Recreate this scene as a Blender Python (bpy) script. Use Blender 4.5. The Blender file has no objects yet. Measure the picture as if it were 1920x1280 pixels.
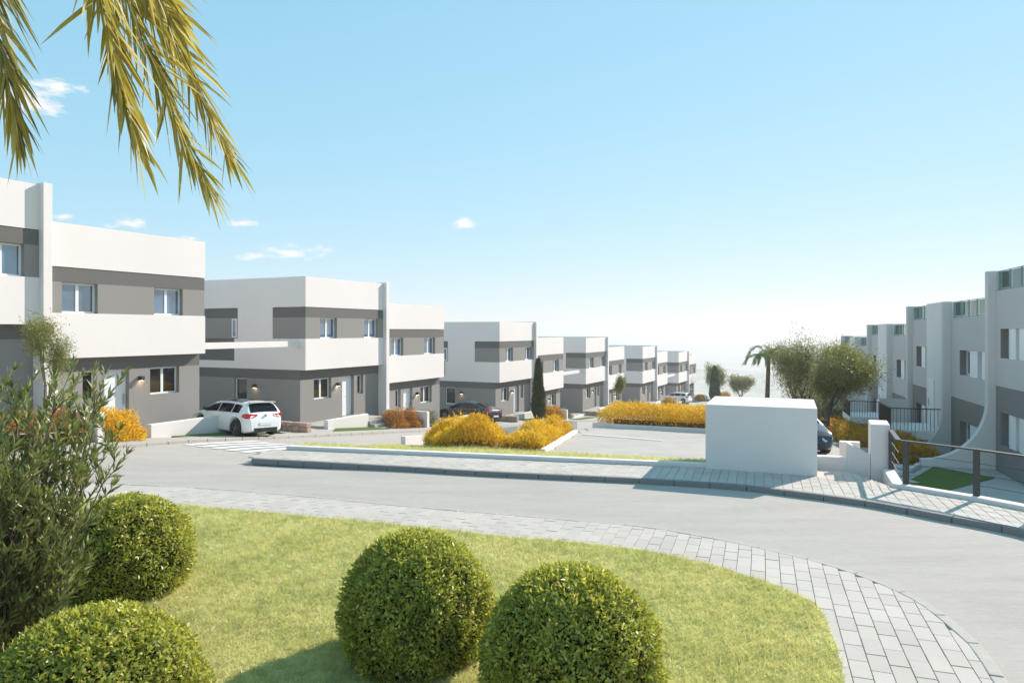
import bpy, math, random
import numpy as np
from mathutils import Vector, Matrix
R = math.radians
random.seed(7); RNG = np.random.default_rng(7)
S = bpy.context.scene
COL = S.collection

# ------------------------------------------------------------------ camera
CAM_H = 3.6
cam_d = bpy.data.cameras.new('camera'); cam = bpy.data.objects.new('camera', cam_d); COL.objects.link(cam)
cam.location = (0, 0, CAM_H); cam.rotation_euler = (R(90), 0, 0)
cam_d.lens = 25.0; cam_d.sensor_width = 36.0; cam_d.shift_y = -21/1920
cam_d.clip_start = 0.1; cam_d.clip_end = 60000
S.camera = cam

# ------------------------------------------------------------------ light
SUN_DIR = Vector((0.771*math.cos(R(31.5)), 0.637*math.cos(R(31.5)), math.sin(R(31.5)))).normalized()
SUN_EL = math.asin(SUN_DIR.z); SUN_AZ = math.atan2(SUN_DIR.x, SUN_DIR.y)
sun_d = bpy.data.lights.new('sun', 'SUN'); sun = bpy.data.objects.new('sun', sun_d); COL.objects.link(sun)
sun_d.energy = 4.0; sun_d.angle = R(0.53); sun_d.color = (1.0, 0.90, 0.80)
sun.rotation_euler = SUN_DIR.to_track_quat('Z', 'Y').to_euler()
sun.location = (30, 30, 60)
W = bpy.data.worlds.new('World'); S.world = W; W.use_nodes = True
nt = W.node_tree; nt.nodes.clear(); L = nt.links
def nn(t, **k):
    n = nt.nodes.new(t)
    for a, b in k.items(): setattr(n, a, b)
    return n
def wmath(op, a, b=None, c=None):
    n = nn('ShaderNodeMath', operation=op)
    for i, v in enumerate((a, b, c)):
        if v is None: continue
        if isinstance(v, (int, float)): n.inputs[i].default_value = v
        else: L.new(v, n.inputs[i])
    return n.outputs[0]
sky = nn('ShaderNodeTexSky', sky_type='NISHITA', sun_disc=False, sun_elevation=SUN_EL, sun_rotation=SUN_AZ,
         air_density=1.0, dust_density=0.0, ozone_density=1.0, altitude=50)
# the Nishita sky graded per channel to the soft even blue of the day
sc_ = nn('ShaderNodeSeparateColor'); cb_ = nn('ShaderNodeCombineColor'); L.new(sky.outputs[0], sc_.inputs[0])
for i_, (g_, k_) in enumerate(((0.52, 1.06), (0.28, 1.98), (0.24, 2.42))):
    L.new(wmath('MULTIPLY', wmath('POWER', sc_.outputs[i_], g_), k_), cb_.inputs[i_])
# small clouds: soft ellipses in the sky broken up by noise (azimuth from north/+Y, elevation, half widths in degrees)
tc = nn('ShaderNodeTexCoord'); sep = nn('ShaderNodeSeparateXYZ'); L.new(tc.outputs['Generated'], sep.inputs[0])
az = wmath('ARCTAN2', sep.outputs[0], sep.outputs[1]); el = wmath('ARCSINE', sep.outputs[2])
noi = nn('ShaderNodeTexNoise'); noi.inputs['Scale'].default_value = 34; noi.inputs['Detail'].default_value = 8; noi.inputs['Roughness'].default_value = 0.62
mp = nn('ShaderNodeMapping'); mp.inputs['Scale'].default_value = (1, 1, 2.6); L.new(tc.outputs['Generated'], mp.inputs[0]); L.new(mp.outputs[0], noi.inputs[0])
tot = None
for (px, py, hw, hh) in [(555, 472, 78, 19), (865, 418, 32, 12), (235, 420, 46, 17), (335, 448, 40, 9), (110, 162, 60, 17), (30, 185, 95, 40), (120, 407, 24, 9),
                         (455, 418, 40, 9), (470, 480, 36, 10), (1060, 610, 30, 9), (1190, 632, 34, 9), (1500, 640, 60, 8), (2300, 420, 90, 20), (-400, 380, 120, 25), (2900, 500, 100, 16)]:
    a0 = math.atan2(px-960, 1333); e0 = math.atan2(619-py, math.hypot(px-960, 1333))
    wa = hw/1333*math.cos(a0); we = hh/1333*math.cos(a0)
    dx = wmath('MULTIPLY', wmath('SUBTRACT', az, a0), 1/wa); dy = wmath('MULTIPLY', wmath('SUBTRACT', el, e0), 1/we)
    r2 = wmath('ADD', wmath('MULTIPLY', dx, dx), wmath('MULTIPLY', dy, dy))
    m = wmath('SUBTRACT', 1.0, wmath('SQRT', r2))
    tot = m if tot is None else wmath('MAXIMUM', tot, m)
nz = wmath('MULTIPLY', wmath('SUBTRACT', noi.outputs[0], 0.5), 3.4)
cl = wmath('MAXIMUM', wmath('MINIMUM', wmath('MULTIPLY', wmath('ADD', wmath('SUBTRACT', tot, 0.22), nz), 1.5), 1.0), 0.0)
cl = wmath('MULTIPLY', wmath('MULTIPLY', cl, wmath('MINIMUM', wmath('MULTIPLY', wmath('MAXIMUM', wmath('ADD', tot, 0.25), 0.0), 2.0), 1.0)), 0.9)
cm = nn('ShaderNodeMix', data_type='RGBA'); L.new(cl, cm.inputs['Factor']); L.new(cb_.outputs[0], cm.inputs[6]); cm.inputs[7].default_value = (4.0, 3.95, 3.9, 1)
bg = nn('ShaderNodeBackground'); bg.inputs[1].default_value = 0.15
wo = nn('ShaderNodeOutputWorld'); L.new(cm.outputs[2], bg.inputs[0]); L.new(bg.outputs[0], wo.inputs[0])
S.view_settings.view_transform = 'Standard'; S.view_settings.look = 'None'
S.view_settings.exposure = 0.80; S.view_settings.gamma = 1.0; S.view_settings.use_curve_mapping = False
S.cycles.use_denoising = True
S.cycles.max_bounces = 6; S.cycles.transparent_max_bounces = 12

# ------------------------------------------------------------------ materials
def nodes_of(name):
    m = bpy.data.materials.new(name); m.use_nodes = True
    t = m.node_tree; t.nodes.clear()
    o = t.nodes.new('ShaderNodeOutputMaterial')
    return m, t, o
def ramp(t, fac, cols):
    r = t.nodes.new('ShaderNodeValToRGB'); e = r.color_ramp.elements
    while len(e) < len(cols): e.new(0.5)
    for i, (p, c) in enumerate(cols): e[i].position = p; e[i].color = (*c, 1)
    t.links.new(fac, r.inputs[0]); return r.outputs[0]
def noise(t, scale, detail=4, rough=0.55, coord='Object', mapping=None):
    tcn = t.nodes.new('ShaderNodeTexCoord'); n = t.nodes.new('ShaderNodeTexNoise')
    n.inputs['Scale'].default_value = scale; n.inputs['Detail'].default_value = detail; n.inputs['Roughness'].default_value = rough
    src = tcn.outputs[coord]
    if coord == 'World':
        pass
    if mapping:
        mpn = t.nodes.new('ShaderNodeMapping'); mpn.inputs['Scale'].default_value = mapping; t.links.new(src, mpn.inputs[0]); src = mpn.outputs[0]
    t.links.new(src, n.inputs['Vector']); return n.outputs['Fac']
def geo_noise(t, scale, detail=4, rough=0.55, mapping=None):
    g = t.nodes.new('ShaderNodeNewGeometry'); n = t.nodes.new('ShaderNodeTexNoise')
    n.inputs['Scale'].default_value = scale; n.inputs['Detail'].default_value = detail; n.inputs['Roughness'].default_value = rough
    src = g.outputs['Position']
    if mapping:
        mpn = t.nodes.new('ShaderNodeMapping'); mpn.inputs['Scale'].default_value = mapping; t.links.new(src, mpn.inputs[0]); src = mpn.outputs[0]
    t.links.new(src, n.inputs['Vector']); return n.outputs['Fac']
def mixc(t, fac, a, b, mode='MIX'):
    m = t.nodes.new('ShaderNodeMix'); m.data_type = 'RGBA'; m.blend_type = mode
    if isinstance(fac, (int, float)): m.inputs['Factor'].default_value = fac
    else: t.links.new(fac, m.inputs['Factor'])
    for i, v in ((6, a), (7, b)):
        if isinstance(v, tuple): m.inputs[i].default_value = (*v, 1)
        else: t.links.new(v, m.inputs[i])
    return m.outputs[2]
def pbsdf(t, o, col, rough=0.6, metal=0.0, spec=0.5, bump=None, bstr=0.2, bdist=0.01, **k):
    b = t.nodes.new('ShaderNodeBsdfPrincipled')
    if isinstance(col, tuple): b.inputs['Base Color'].default_value = (*col, 1)
    else: t.links.new(col, b.inputs['Base Color'])
    b.inputs['Roughness'].default_value = rough; b.inputs['Metallic'].default_value = metal; b.inputs['Specular IOR Level'].default_value = spec
    for a, v in k.items(): b.inputs[a.replace('_', ' ')].default_value = v
    if bump is not None:
        bn = t.nodes.new('ShaderNodeBump'); bn.inputs['Strength'].default_value = bstr; bn.inputs['Distance'].default_value = bdist
        t.links.new(bump, bn.inputs['Height']); t.links.new(bn.outputs[0], b.inputs['Normal'])
    t.links.new(b.outputs[0], o.inputs[0]); return b
def plain(name, col, rough=0.5, metal=0.0, spec=0.5, **k):
    m, t, o = nodes_of(name); pbsdf(t, o, col, rough, metal, spec, **k); return m
def plaster(name, c, var=0.06, grain=60):
    m, t, o = nodes_of(name)
    big = geo_noise(t, 0.45, 5, 0.6); fine = geo_noise(t, grain, 3, 0.6)
    st = geo_noise(t, 1.6, 4, 0.6, (1, 1, 0.12))
    lo = tuple(x*(1-var) for x in c); hi = tuple(min(1, x*(1+var)) for x in c)
    base = ramp(t, big, [(0.3, lo), (0.7, hi)])
    base = mixc(t, 0.10, base, ramp(t, st, [(0.35, tuple(x*0.8 for x in c)), (0.65, c)]))
    base = mixc(t, 0.30, base, ramp(t, fine, [(0.3, tuple(x*0.86 for x in c)), (0.7, tuple(min(1, x*1.1) for x in c))]))
    pbsdf(t, o, base, 0.85, 0, 0.25, bump=fine, bstr=0.25, bdist=0.006); return m
M = {}
M['white'] = plaster('white_plaster', (0.752, 0.695, 0.668), 0.03)
M['pale'] = plaster('pale_plaster', (0.82, 0.76, 0.73), 0.03)
M['grey'] = plaster('grey_plaster', (0.27, 0.252, 0.235), 0.04)
M['dgrey'] = plaster('dark_grey_plaster', (0.145, 0.136, 0.127), 0.04)
M['fin'] = plaster('grey_fin_plaster', (0.68, 0.64, 0.61), 0.03)
M['midgrey'] = plaster('mid_grey_plaster', (0.58, 0.545, 0.52), 0.04)
M['lowgrey'] = plaster('charcoal_plaster', (0.235, 0.217, 0.203), 0.05)
M['pvc'] = plain('white_window_frame', (0.80, 0.80, 0.79), 0.35)
M['door'] = plain('white_door', (0.78, 0.79, 0.80), 0.4)
M['metal'] = plain('anthracite_metal', (0.055, 0.058, 0.06), 0.42, 0.3)
M['black'] = plain('black_metal', (0.018, 0.018, 0.02), 0.4, 0.2)
M['railmetal'] = plain('green_grey_rail_metal', (0.20, 0.27, 0.26), 0.4, 0.3)
M['steel'] = plain('steel', (0.55, 0.55, 0.56), 0.3, 0.9)
def glass_win(name, basec, ior=1.9):
    m, t, o = nodes_of(name)
    n = geo_noise(t, 0.8, 2, 0.5)
    b = pbsdf(t, o, ramp(t, n, [(0.35, tuple(x*0.5 for x in basec)), (0.65, basec)]), 0.02, 0, 0.5)
    b.inputs['IOR'].default_value = ior; return m
M['glass'] = glass_win('window_glass', (0.09, 0.19, 0.30), 2.4)  # blue base colour paints the sky's reflection into these panes
M['glass_low'] = glass_win('ground_floor_glass', (0.045, 0.04, 0.035), 1.7)
def lamp_glow():
    m, t, o = nodes_of('warm_lamp_glow'); e = t.nodes.new('ShaderNodeEmission'); e.inputs[0].default_value = (1, 0.68, 0.36, 1); e.inputs[1].default_value = 16
    t.links.new(e.outputs[0], o.inputs[0]); return m
M['glow'] = lamp_glow()
def rail_glass():
    m, t, o = nodes_of('green_rail_glass')
    tr = t.nodes.new('ShaderNodeBsdfTransparent'); tr.inputs[0].default_value = (0.70, 0.93, 0.91, 1)
    gl = t.nodes.new('ShaderNodeBsdfGlossy'); gl.inputs['Roughness'].default_value = 0.02; gl.inputs[0].default_value = (0.9, 1, 0.97, 1)
    fr = t.nodes.new('ShaderNodeFresnel'); fr.inputs[0].default_value = 1.75
    mx = t.nodes.new('ShaderNodeMixShader'); t.links.new(fr.outputs[0], mx.inputs[0]); t.links.new(tr.outputs[0], mx.inputs[1]); t.links.new(gl.outputs[0], mx.inputs[2])
    t.links.new(mx.outputs[0], o.inputs[0]); return m
M['railglass'] = rail_glass()
def asphalt():
    m, t, o = nodes_of('pale_asphalt')
    fine = geo_noise(t, 42, 4, 0.7); big = geo_noise(t, 0.35, 5, 0.65); streak = geo_noise(t, 1.2, 5, 0.6, (0.35, 1.6, 1))
    c = ramp(t, fine, [(0.25, (0.330, 0.298, 0.271)), (0.75, (0.489, 0.441, 0.398))])
    c = mixc(t, 0.35, c, ramp(t, big, [(0.3, (0.354, 0.318, 0.286)), (0.7, (0.501, 0.448, 0.404))]))
    c = mixc(t, 0.28, c, ramp(t, streak, [(0.35, (0.306, 0.275, 0.247)), (0.62, (0.489, 0.439, 0.394))]))
    mid = geo_noise(t, 9.0, 6, 0.8, (0.5, 1.5, 1)); c = mixc(t, 0.20, c, ramp(t, mid, [(0.38, (0.330, 0.297, 0.270)), (0.62, (0.582, 0.523, 0.478))]))
    pbsdf(t, o, c, 0.9, 0, 0.2, bump=fine, bstr=0.5, bdist=0.01); return m
M['asphalt'] = asphalt()
def concrete(name, a, b, scale=14):
    m, t, o = nodes_of(name)
    f = geo_noise(t, scale, 5, 0.65); g = geo_noise(t, 120, 2, 0.6)
    c = ramp(t, f, [(0.3, a), (0.7, b)]); c = mixc(t, 0.3, c, ramp(t, g, [(0.35, tuple(x*0.75 for x in a)), (0.65, b)]))
    pbsdf(t, o, c, 0.85, 0, 0.25, bump=g, bstr=0.3, bdist=0.004); return m
M['concrete'] = concrete('pale_concrete', (0.378, 0.347, 0.317), (0.473, 0.434, 0.393), 2.5)
M['parking'] = concrete('parking_concrete', (0.378, 0.345, 0.312), (0.493, 0.452, 0.406), 0.9)
M['kerb'] = concrete('kerb_concrete', (0.399, 0.367, 0.330), (0.504, 0.458, 0.411), 8)
M['granite'] = concrete('speckled_granite', (0.14, 0.138, 0.135), (0.32, 0.31, 0.30), 90)
M['grout'] = plain('grout', (0.34, 0.325, 0.305), 0.95)
def paver():
    m, t, o = nodes_of('light_paver')
    oi = t.nodes.new('ShaderNodeObjectInfo'); at = t.nodes.new('ShaderNodeAttribute'); at.attribute_name = 'rnd'
    ad = t.nodes.new('ShaderNodeMath'); ad.operation = 'ADD'; t.links.new(oi.outputs['Random'], ad.inputs[0]); t.links.new(at.outputs['Fac'], ad.inputs[1])
    fr = t.nodes.new('ShaderNodeMath'); fr.operation = 'FRACT'; t.links.new(ad.outputs[0], fr.inputs[0])
    f = geo_noise(t, 70, 4, 0.65); g = geo_noise(t, 0.7, 4, 0.6)
    c = ramp(t, fr.outputs[0], [(0.0, (0.465, 0.414, 0.369)), (1.0, (0.567, 0.508, 0.457))])
    c = mixc(t, 0.3, c, ramp(t, f, [(0.3, (0.374, 0.337, 0.303)), (0.7, (0.604, 0.541, 0.488))]))
    c = mixc(t, 0.22, c, ramp(t, g, [(0.35, (0.362, 0.325, 0.288)), (0.65, (0.580, 0.518, 0.467))]))
    pbsdf(t, o, c, 0.85, 0, 0.25, bump=f, bstr=0.25, bdist=0.004); return m
M['paver'] = paver()
M['paint'] = concrete('white_road_paint', (0.62, 0.62, 0.60), (0.80, 0.80, 0.78), 6)
def soilmat(name, a, b, sc=5):
    m, t, o = nodes_of(name); f = geo_noise(t, sc, 6, 0.7); pbsdf(t, o, ramp(t, f, [(0.3, a), (0.7, b)]), 0.95, 0, 0.1, bump=f, bstr=0.6, bdist=0.03); return m
M['soil'] = soilmat('dry_soil', (0.10, 0.075, 0.05), (0.20, 0.155, 0.105))
M['lawn'] = soilmat('lawn_thatch', (0.36, 0.36, 0.12), (0.62, 0.54, 0.26), 7)
M['turf'] = soilmat('clipped_turf', (0.06, 0.11, 0.02), (0.13, 0.19, 0.045), 30)
def farland():
    m, t, o = nodes_of('dry_plain')
    a = geo_noise(t, 0.006, 6, 0.65, (1, 2.2, 1)); b = geo_noise(t, 0.03, 4, 0.6)
    c = ramp(t, a, [(0.35, (0.241, 0.256, 0.213)), (0.5, (0.462, 0.440, 0.389)), (0.65, (0.602, 0.573, 0.522))])
    c = mixc(t, 0.35, c, ramp(t, b, [(0.4, (0.171, 0.193, 0.143)), (0.6, (0.580, 0.558, 0.514))]))
    pbsdf(t, o, c, 0.95, 0, 0.1); return m
M['plain'] = farland()
def stone(name, a, b):
    m, t, o = nodes_of(name); oi = t.nodes.new('ShaderNodeObjectInfo'); f = geo_noise(t, 9, 5, 0.7)
    c = ramp(t, oi.outputs['Random'], [(0, a), (1, b)]); c = mixc(t, 0.5, c, ramp(t, f, [(0.3, tuple(x*0.55 for x in a)), (0.7, tuple(min(1, x*1.25) for x in b))]))
    pbsdf(t, o, c, 0.9, 0, 0.2, bump=f, bstr=0.6, bdist=0.02); return m
M['stone'] = stone('reddish_stone', (0.33, 0.19, 0.13), (0.50, 0.38, 0.29))
def leafmat(name, cols, trans=0.35, rough=0.5, spec=0.35, patch=None):
    m, t, o = nodes_of(name)
    at = t.nodes.new('ShaderNodeAttribute'); at.attribute_name = 'rnd'
    c = ramp(t, at.outputs['Fac'], cols)
    if patch: c = mixc(t, 0.45, c, ramp(t, geo_noise(t, patch[0], 4, 0.6), [(0.35, patch[1]), (0.65, patch[2])]))
    if patch: c = mixc(t, 0.40, c, ramp(t, geo_noise(t, 5.5, 5, 0.7), [(0.40, tuple(x*0.62 for x in patch[1])), (0.60, tuple(min(1, x*1.06) for x in patch[2]))]))
    b = t.nodes.new('ShaderNodeBsdfPrincipled'); t.links.new(c, b.inputs['Base Color']); b.inputs['Roughness'].default_value = rough; b.inputs['Specular IOR Level'].default_value = spec
    tr = t.nodes.new('ShaderNodeBsdfTranslucent')
    c2 = mixc(t, 1.0, c, (1.0, 1.0, 0.7), 'MULTIPLY'); t.links.new(c2, tr.inputs[0])
    mx = t.nodes.new('ShaderNodeMixShader'); mx.inputs[0].default_value = trans
    t.links.new(b.outputs[0], mx.inputs[1]); t.links.new(tr.outputs[0], mx.inputs[2]); t.links.new(mx.outputs[0], o.inputs[0]); return m
M['grass'] = leafmat('grass_blades', [(0, (0.30, 0.35, 0.09)), (0.45, (0.64, 0.63, 0.26)), (0.8, (0.86, 0.81, 0.46)), (1, (0.93, 0.88, 0.64))], 0.5, 0.4, 0.4,
                     (0.9, (0.46, 0.52, 0.19), (0.86, 0.78, 0.46)))
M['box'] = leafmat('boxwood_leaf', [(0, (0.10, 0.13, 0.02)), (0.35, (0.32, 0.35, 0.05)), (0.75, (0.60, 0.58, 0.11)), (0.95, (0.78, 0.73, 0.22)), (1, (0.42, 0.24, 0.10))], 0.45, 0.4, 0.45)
M['ole'] = leafmat('oleander_leaf', [(0, (0.09, 0.12, 0.035)), (0.5, (0.24, 0.27, 0.09)), (0.85, (0.42, 0.42, 0.17)), (0.975, (0.48, 0.47, 0.17)), (1, (0.48, 0.34, 0.03))], 0.25, 0.34, 0.5)
M['olive'] = leafmat('olive_leaf', [(0, (0.11, 0.125, 0.04)), (0.5, (0.25, 0.26, 0.085)), (1, (0.44, 0.42, 0.16))], 0.35, 0.5)
M['yellow'] = leafmat('yellow_shrub_leaf', [(0, (0.30, 0.12, 0.01)), (0.3, (0.74, 0.43, 0.015)), (0.75, (0.94, 0.63, 0.03)), (1, (0.95, 0.76, 0.16))], 0.35)
M['amber'] = leafmat('amber_shrub_leaf', [(0, (0.24, 0.11, 0.01)), (0.4, (0.54, 0.27, 0.014)), (1, (0.76, 0.44, 0.04))], 0.35)
M['rust'] = leafmat('rust_shrub_leaf', [(0, (0.14, 0.03, 0.02)), (0.3, (0.46, 0.15, 0.04)), (0.6, (0.62, 0.30, 0.06)), (0.8, (0.40, 0.34, 0.06)), (1, (0.20, 0.24, 0.05))], 0.35)
M['greyleaf'] = leafmat('grey_green_leaf', [(0, (0.08, 0.10, 0.05)), (0.6, (0.18, 0.20, 0.10)), (1, (0.32, 0.30, 0.12))], 0.3)
M['cyp'] = leafmat('cypress_leaf', [(0, (0.022, 0.04, 0.012)), (0.6, (0.055, 0.085, 0.022)), (1, (0.12, 0.15, 0.04))], 0.2)
M['palm'] = leafmat('palm_leaflet', [(0, (0.15, 0.135, 0.03)), (0.4, (0.36, 0.30, 0.06)), (0.7, (0.56, 0.46, 0.14)), (1, (0.74, 0.64, 0.36))], 0.42, 0.45, 0.4)
M['palm_green'] = leafmat('palm_green_leaflet', [(0, (0.05, 0.12, 0.03)), (1, (0.17, 0.28, 0.08))], 0.3)
M['rachis'] = plain('palm_rachis', (0.10, 0.15, 0.05), 0.5)
def barkmat(name, a, b):
    m, t, o = nodes_of(name); f = noise(t, 18, 5, 0.7, 'Object', (1, 1, 0.25)); pbsdf(t, o, ramp(t, f, [(0.3, a), (0.7, b)]), 0.95, 0, 0.1, bump=f, bstr=0.8, bdist=0.02); return m
M['bark'] = barkmat('bark', (0.07, 0.05, 0.035), (0.19, 0.14, 0.10))
M['palebark'] = barkmat('pale_bark', (0.15, 0.115, 0.08), (0.30, 0.25, 0.19))
M['core'] = plain('dark_twig_core', (0.03, 0.035, 0.012), 1.0, 0, 0.0)
M['corey'] = plain('shrub_twig_core', (0.16, 0.085, 0.02), 1.0, 0, 0.0)
M['carwhite'] = plain('white_car_paint', (0.80, 0.80, 0.80), 0.25, 0, 0.5, Coat_Weight=0.6, Coat_Roughness=0.05)
M['carblack'] = plain('dark_car_paint', (0.016, 0.016, 0.018), 0.3, 0.1, 0.5, Coat_Weight=0.8, Coat_Roughness=0.04)
M['carnavy'] = plain('navy_car_paint', (0.010, 0.014, 0.032), 0.28, 0.1, 0.5, Coat_Weight=0.8, Coat_Roughness=0.04)
M['carglass'] = plain('car_glass', (0.006, 0.007, 0.008), 0.06, 0, 0.22)
M['tyre'] = plain('tyre_rubber', (0.015, 0.015, 0.015), 0.8)
M['rim'] = plain('dark_alloy', (0.16, 0.16, 0.17), 0.35, 0.7)
M['brake'] = plain('red_caliper', (0.45, 0.02, 0.015), 0.4)
M['tail'] = plain('red_tail_lens', (0.55, 0.012, 0.015), 0.15, 0, 0.6)
M['headl'] = plain('headlamp_lens', (0.55, 0.57, 0.6), 0.08, 0.3, 0.7)
M['trim'] = plain('black_trim', (0.012, 0.012, 0.013), 0.5)
M['plate'] = plain('number_plate', (0.75, 0.75, 0.74), 0.4)

# ------------------------------------------------------------------ mesh helpers
class MB:
    def __init__(s): s.v = []; s.f = []
    def add(s, vs, fs):
        o = len(s.v); s.v += [tuple(p) for p in vs]; s.f += [tuple(i+o for i in f) for f in fs]; return s
    def box(s, x0, x1, y0, y1, z0, z1, Mx=None):
        p = [Vector((x, y, z)) for z in (z0, z1) for y in (y0, y1) for x in (x0, x1)]
        if Mx is not None: p = [Mx @ q for q in p]
        return s.add(p, [(0, 2, 3, 1), (4, 5, 7, 6), (0, 1, 5, 4), (1, 3, 7, 5), (3, 2, 6, 7), (2, 0, 4, 6)])
    def prism(s, poly, z0, z1):
        n = len(poly); zf = z0 if callable(z0) else (lambda x, y: z0); zt = z1 if callable(z1) else (lambda x, y: z1)
        a = sum(poly[i][0]*poly[(i+1) % n][1]-poly[(i+1) % n][0]*poly[i][1] for i in range(n))
        if a < 0: poly = poly[::-1]
        vs = [(x, y, zf(x, y)) for x, y in poly]+[(x, y, zt(x, y)) for x, y in poly]
        return s.add(vs, [tuple(range(n-1, -1, -1)), tuple(range(n, 2*n))]+[(i, (i+1) % n, n+(i+1) % n, n+i) for i in range(n)])
    def tube(s, pts, rad, n=6, cap=True):
        pts = [Vector(p) for p in pts]; rings = []
        up = Vector((0.13, 0.21, 1)).normalized()
        for i, p in enumerate(pts):
            d = (pts[min(i+1, len(pts)-1)]-pts[max(i-1, 0)]).normalized()
            a = d.cross(up)
            if a.length < 1e-3: a = d.cross(Vector((1, 0, 0)))
            a.normalize(); b = d.cross(a)
            r = rad[i] if hasattr(rad, '__len__') else rad
            rings.append([p+(a*math.cos(2*math.pi*k/n)+b*math.sin(2*math.pi*k/n))*r for k in range(n)])
        vs = [q for r in rings for q in r]; fs = []
        for i in range(len(pts)-1):
            for k in range(n): fs.append((i*n+k, i*n+(k+1) % n, (i+1)*n+(k+1) % n, (i+1)*n+k))
        if cap: fs += [tuple(range(n))[::-1], tuple(range((len(pts)-1)*n, len(pts)*n))]
        return s.add(vs, fs)
    def build(s, name, mat, parent=None, smooth=False):
        me = bpy.data.meshes.new(name); me.from_pydata(s.v, [], s.f); me.update()
        me.materials.append(M[mat] if isinstance(mat, str) else mat)
        if smooth: me.polygons.foreach_set('use_smooth', [True]*len(me.polygons))
        o = bpy.data.objects.new(name, me); COL.objects.link(o)
        if parent is not None: o.parent = parent
        return o
def tag(o, label=None, cat=None, group=None, kind=None):
    if label: o['label'] = label
    if cat: o['category'] = cat
    if group: o['group'] = group
    if kind: o['kind'] = kind
    return o
def thing(name, label, cat, loc=(0, 0, 0), rz=0, group=None):
    o = bpy.data.objects.new(name, None); COL.objects.link(o); o.location = loc; o.rotation_euler = (0, 0, rz); o.empty_display_size = 0.3
    return tag(o, label, cat, group)
def copy_tree(o, parent=None):
    c = o.copy(); COL.objects.link(c)
    if parent is not None: c.parent = parent
    for ch in [x for x in o.children]: copy_tree(ch, c)
    return c
def boxo(name, mat, parent, *a): return MB().box(*a).build(name, mat, parent)
def bevel(o, w=0.01, seg=2):
    b = o.modifiers.new('bevel', 'BEVEL'); b.width = w; b.segments = seg; b.limit_method = 'ANGLE'; return o
def catmull(pts, n=8):
    P = [Vector((*p, 0)) if len(p) == 2 else Vector(p) for p in pts]; P = [2*P[0]-P[1]]+P+[2*P[-1]-P[-2]]; out = []
    for i in range(1, len(P)-2):
        for k in range(n):
            t = k/n
            out.append(0.5*((2*P[i])+(P[i+1]-P[i-1])*t+(2*P[i-1]-5*P[i]+4*P[i+1]-P[i+2])*t*t+(3*P[i]-P[i-1]-3*P[i+1]+P[i+2])*t**3))
    out.append(P[-2]); return out
def leaf_object(name, mat, P, D, Nn, Ln, Wd, rnd, parent=None, fold=0.25, fast_tri=False):
    """one small folded blade per row of P; D direction, Nn rough normal"""
    n = len(P)
    D = D/np.maximum(np.linalg.norm(D, axis=1, keepdims=True), 1e-6)
    Sd = np.cross(D, Nn); Sd /= np.maximum(np.linalg.norm(Sd, axis=1, keepdims=True), 1e-6)
    Up = np.cross(Sd, D)
    Ln = np.broadcast_to(np.asarray(Ln, float), (n,))[:, None]; Wd = np.broadcast_to(np.asarray(Wd, float), (n,))[:, None]
    if fast_tri:
        V = np.stack([P-Sd*Wd/2, P+Sd*Wd/2, P+D*Ln], 1); k = 3
    else:
        V = np.stack([P, P+D*Ln*0.45+Sd*Wd/2+Up*Wd*fold, P+D*Ln, P+D*Ln*0.45-Sd*Wd/2+Up*Wd*fold], 1); k = 4
    me = bpy.data.meshes.new(name)
    me.vertices.add(n*k); me.vertices.foreach_set('co', V.reshape(-1).astype(np.float32))
    me.loops.add(n*k); me.loops.foreach_set('vertex_index', np.arange(n*k, dtype=np.int32))
    me.polygons.add(n); me.polygons.foreach_set('loop_start', np.arange(0, n*k, k, dtype=np.int32)); me.polygons.foreach_set('loop_total', np.full(n, k, dtype=np.int32))
    me.update(calc_edges=True)
    a = me.attributes.new('rnd', 'FLOAT', 'POINT'); a.data.foreach_set('value', np.repeat(np.asarray(rnd, np.float32), k))
    me.materials.append(M[mat]); me.validate()
    o = bpy.data.objects.new(name, me); COL.objects.link(o)
    if parent is not None: o.parent = parent
    return o
def rand_dirs(n):
    d = RNG.normal(size=(n, 3)); return d/np.linalg.norm(d, axis=1, keepdims=True)
def inpoly(x, y, poly):
    x = np.asarray(x); y = np.asarray(y); ins = np.zeros(x.shape, bool); n = len(poly)
    for i in range(n):
        x0, y0 = poly[i]; x1, y1 = poly[(i+1) % n]
        if y0 == y1: continue
        c = ((y0 > y) != (y1 > y)) & (x < (x1-x0)*(y-y0)/(y1-y0)+x0); ins ^= c
    return ins

# ------------------------------------------------------------------ lie of the land
D1 = Vector((0.4367, 0.8996, 0)); NV = Vector((0.8996, -0.4367, 0)); P2 = Vector((-10.35, 35.65, 0)); ORG = P2-27.55*D1
RZ = math.atan2(D1.y, D1.x)
def SV(s, v, z=0.0):
    p = ORG+D1*s+NV*v; return Vector((p.x, p.y, z))
def sv_of(x, y):
    dx = np.asarray(x)-ORG.x; dy = np.asarray(y)-ORG.y
    return dx*D1.x+dy*D1.y, dx*NV.x+dy*NV.y
FS = ([-50, 13.5, 17.4, 23, 32.6, 45, 52.4, 59, 72, 79, 93, 100, 114, 121, 135, 170], [0, 0, -0.30, -0.89, -1.86, -3.0, -3.6, -4.4, -5.15, -5.8, -6.5, -7.0, -7.75, -8.2, -8.9, -10.5])
PS = ([-50, 17.5, 19.6, 26.5, 30.1, 40, 50, 60, 72], [0, 0, -0.1, -0.5, -0.72, -2.0, -3.3, -4.5, -5.15])
def sstep(t): t = np.clip(t, 0, 1); return t*t*(3-2*t)
def G(x, y):
    s, v = sv_of(x, y)
    f = np.interp(s, *FS); p = np.where(s < 72, np.interp(s, *PS), f)
    w = sstep((v-9.0)/6.0)
    return f*(1-w)+p*w
def Gf(x, y): return float(G(x, y))
def gz(p): return Gf(p[0], p[1])
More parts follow.
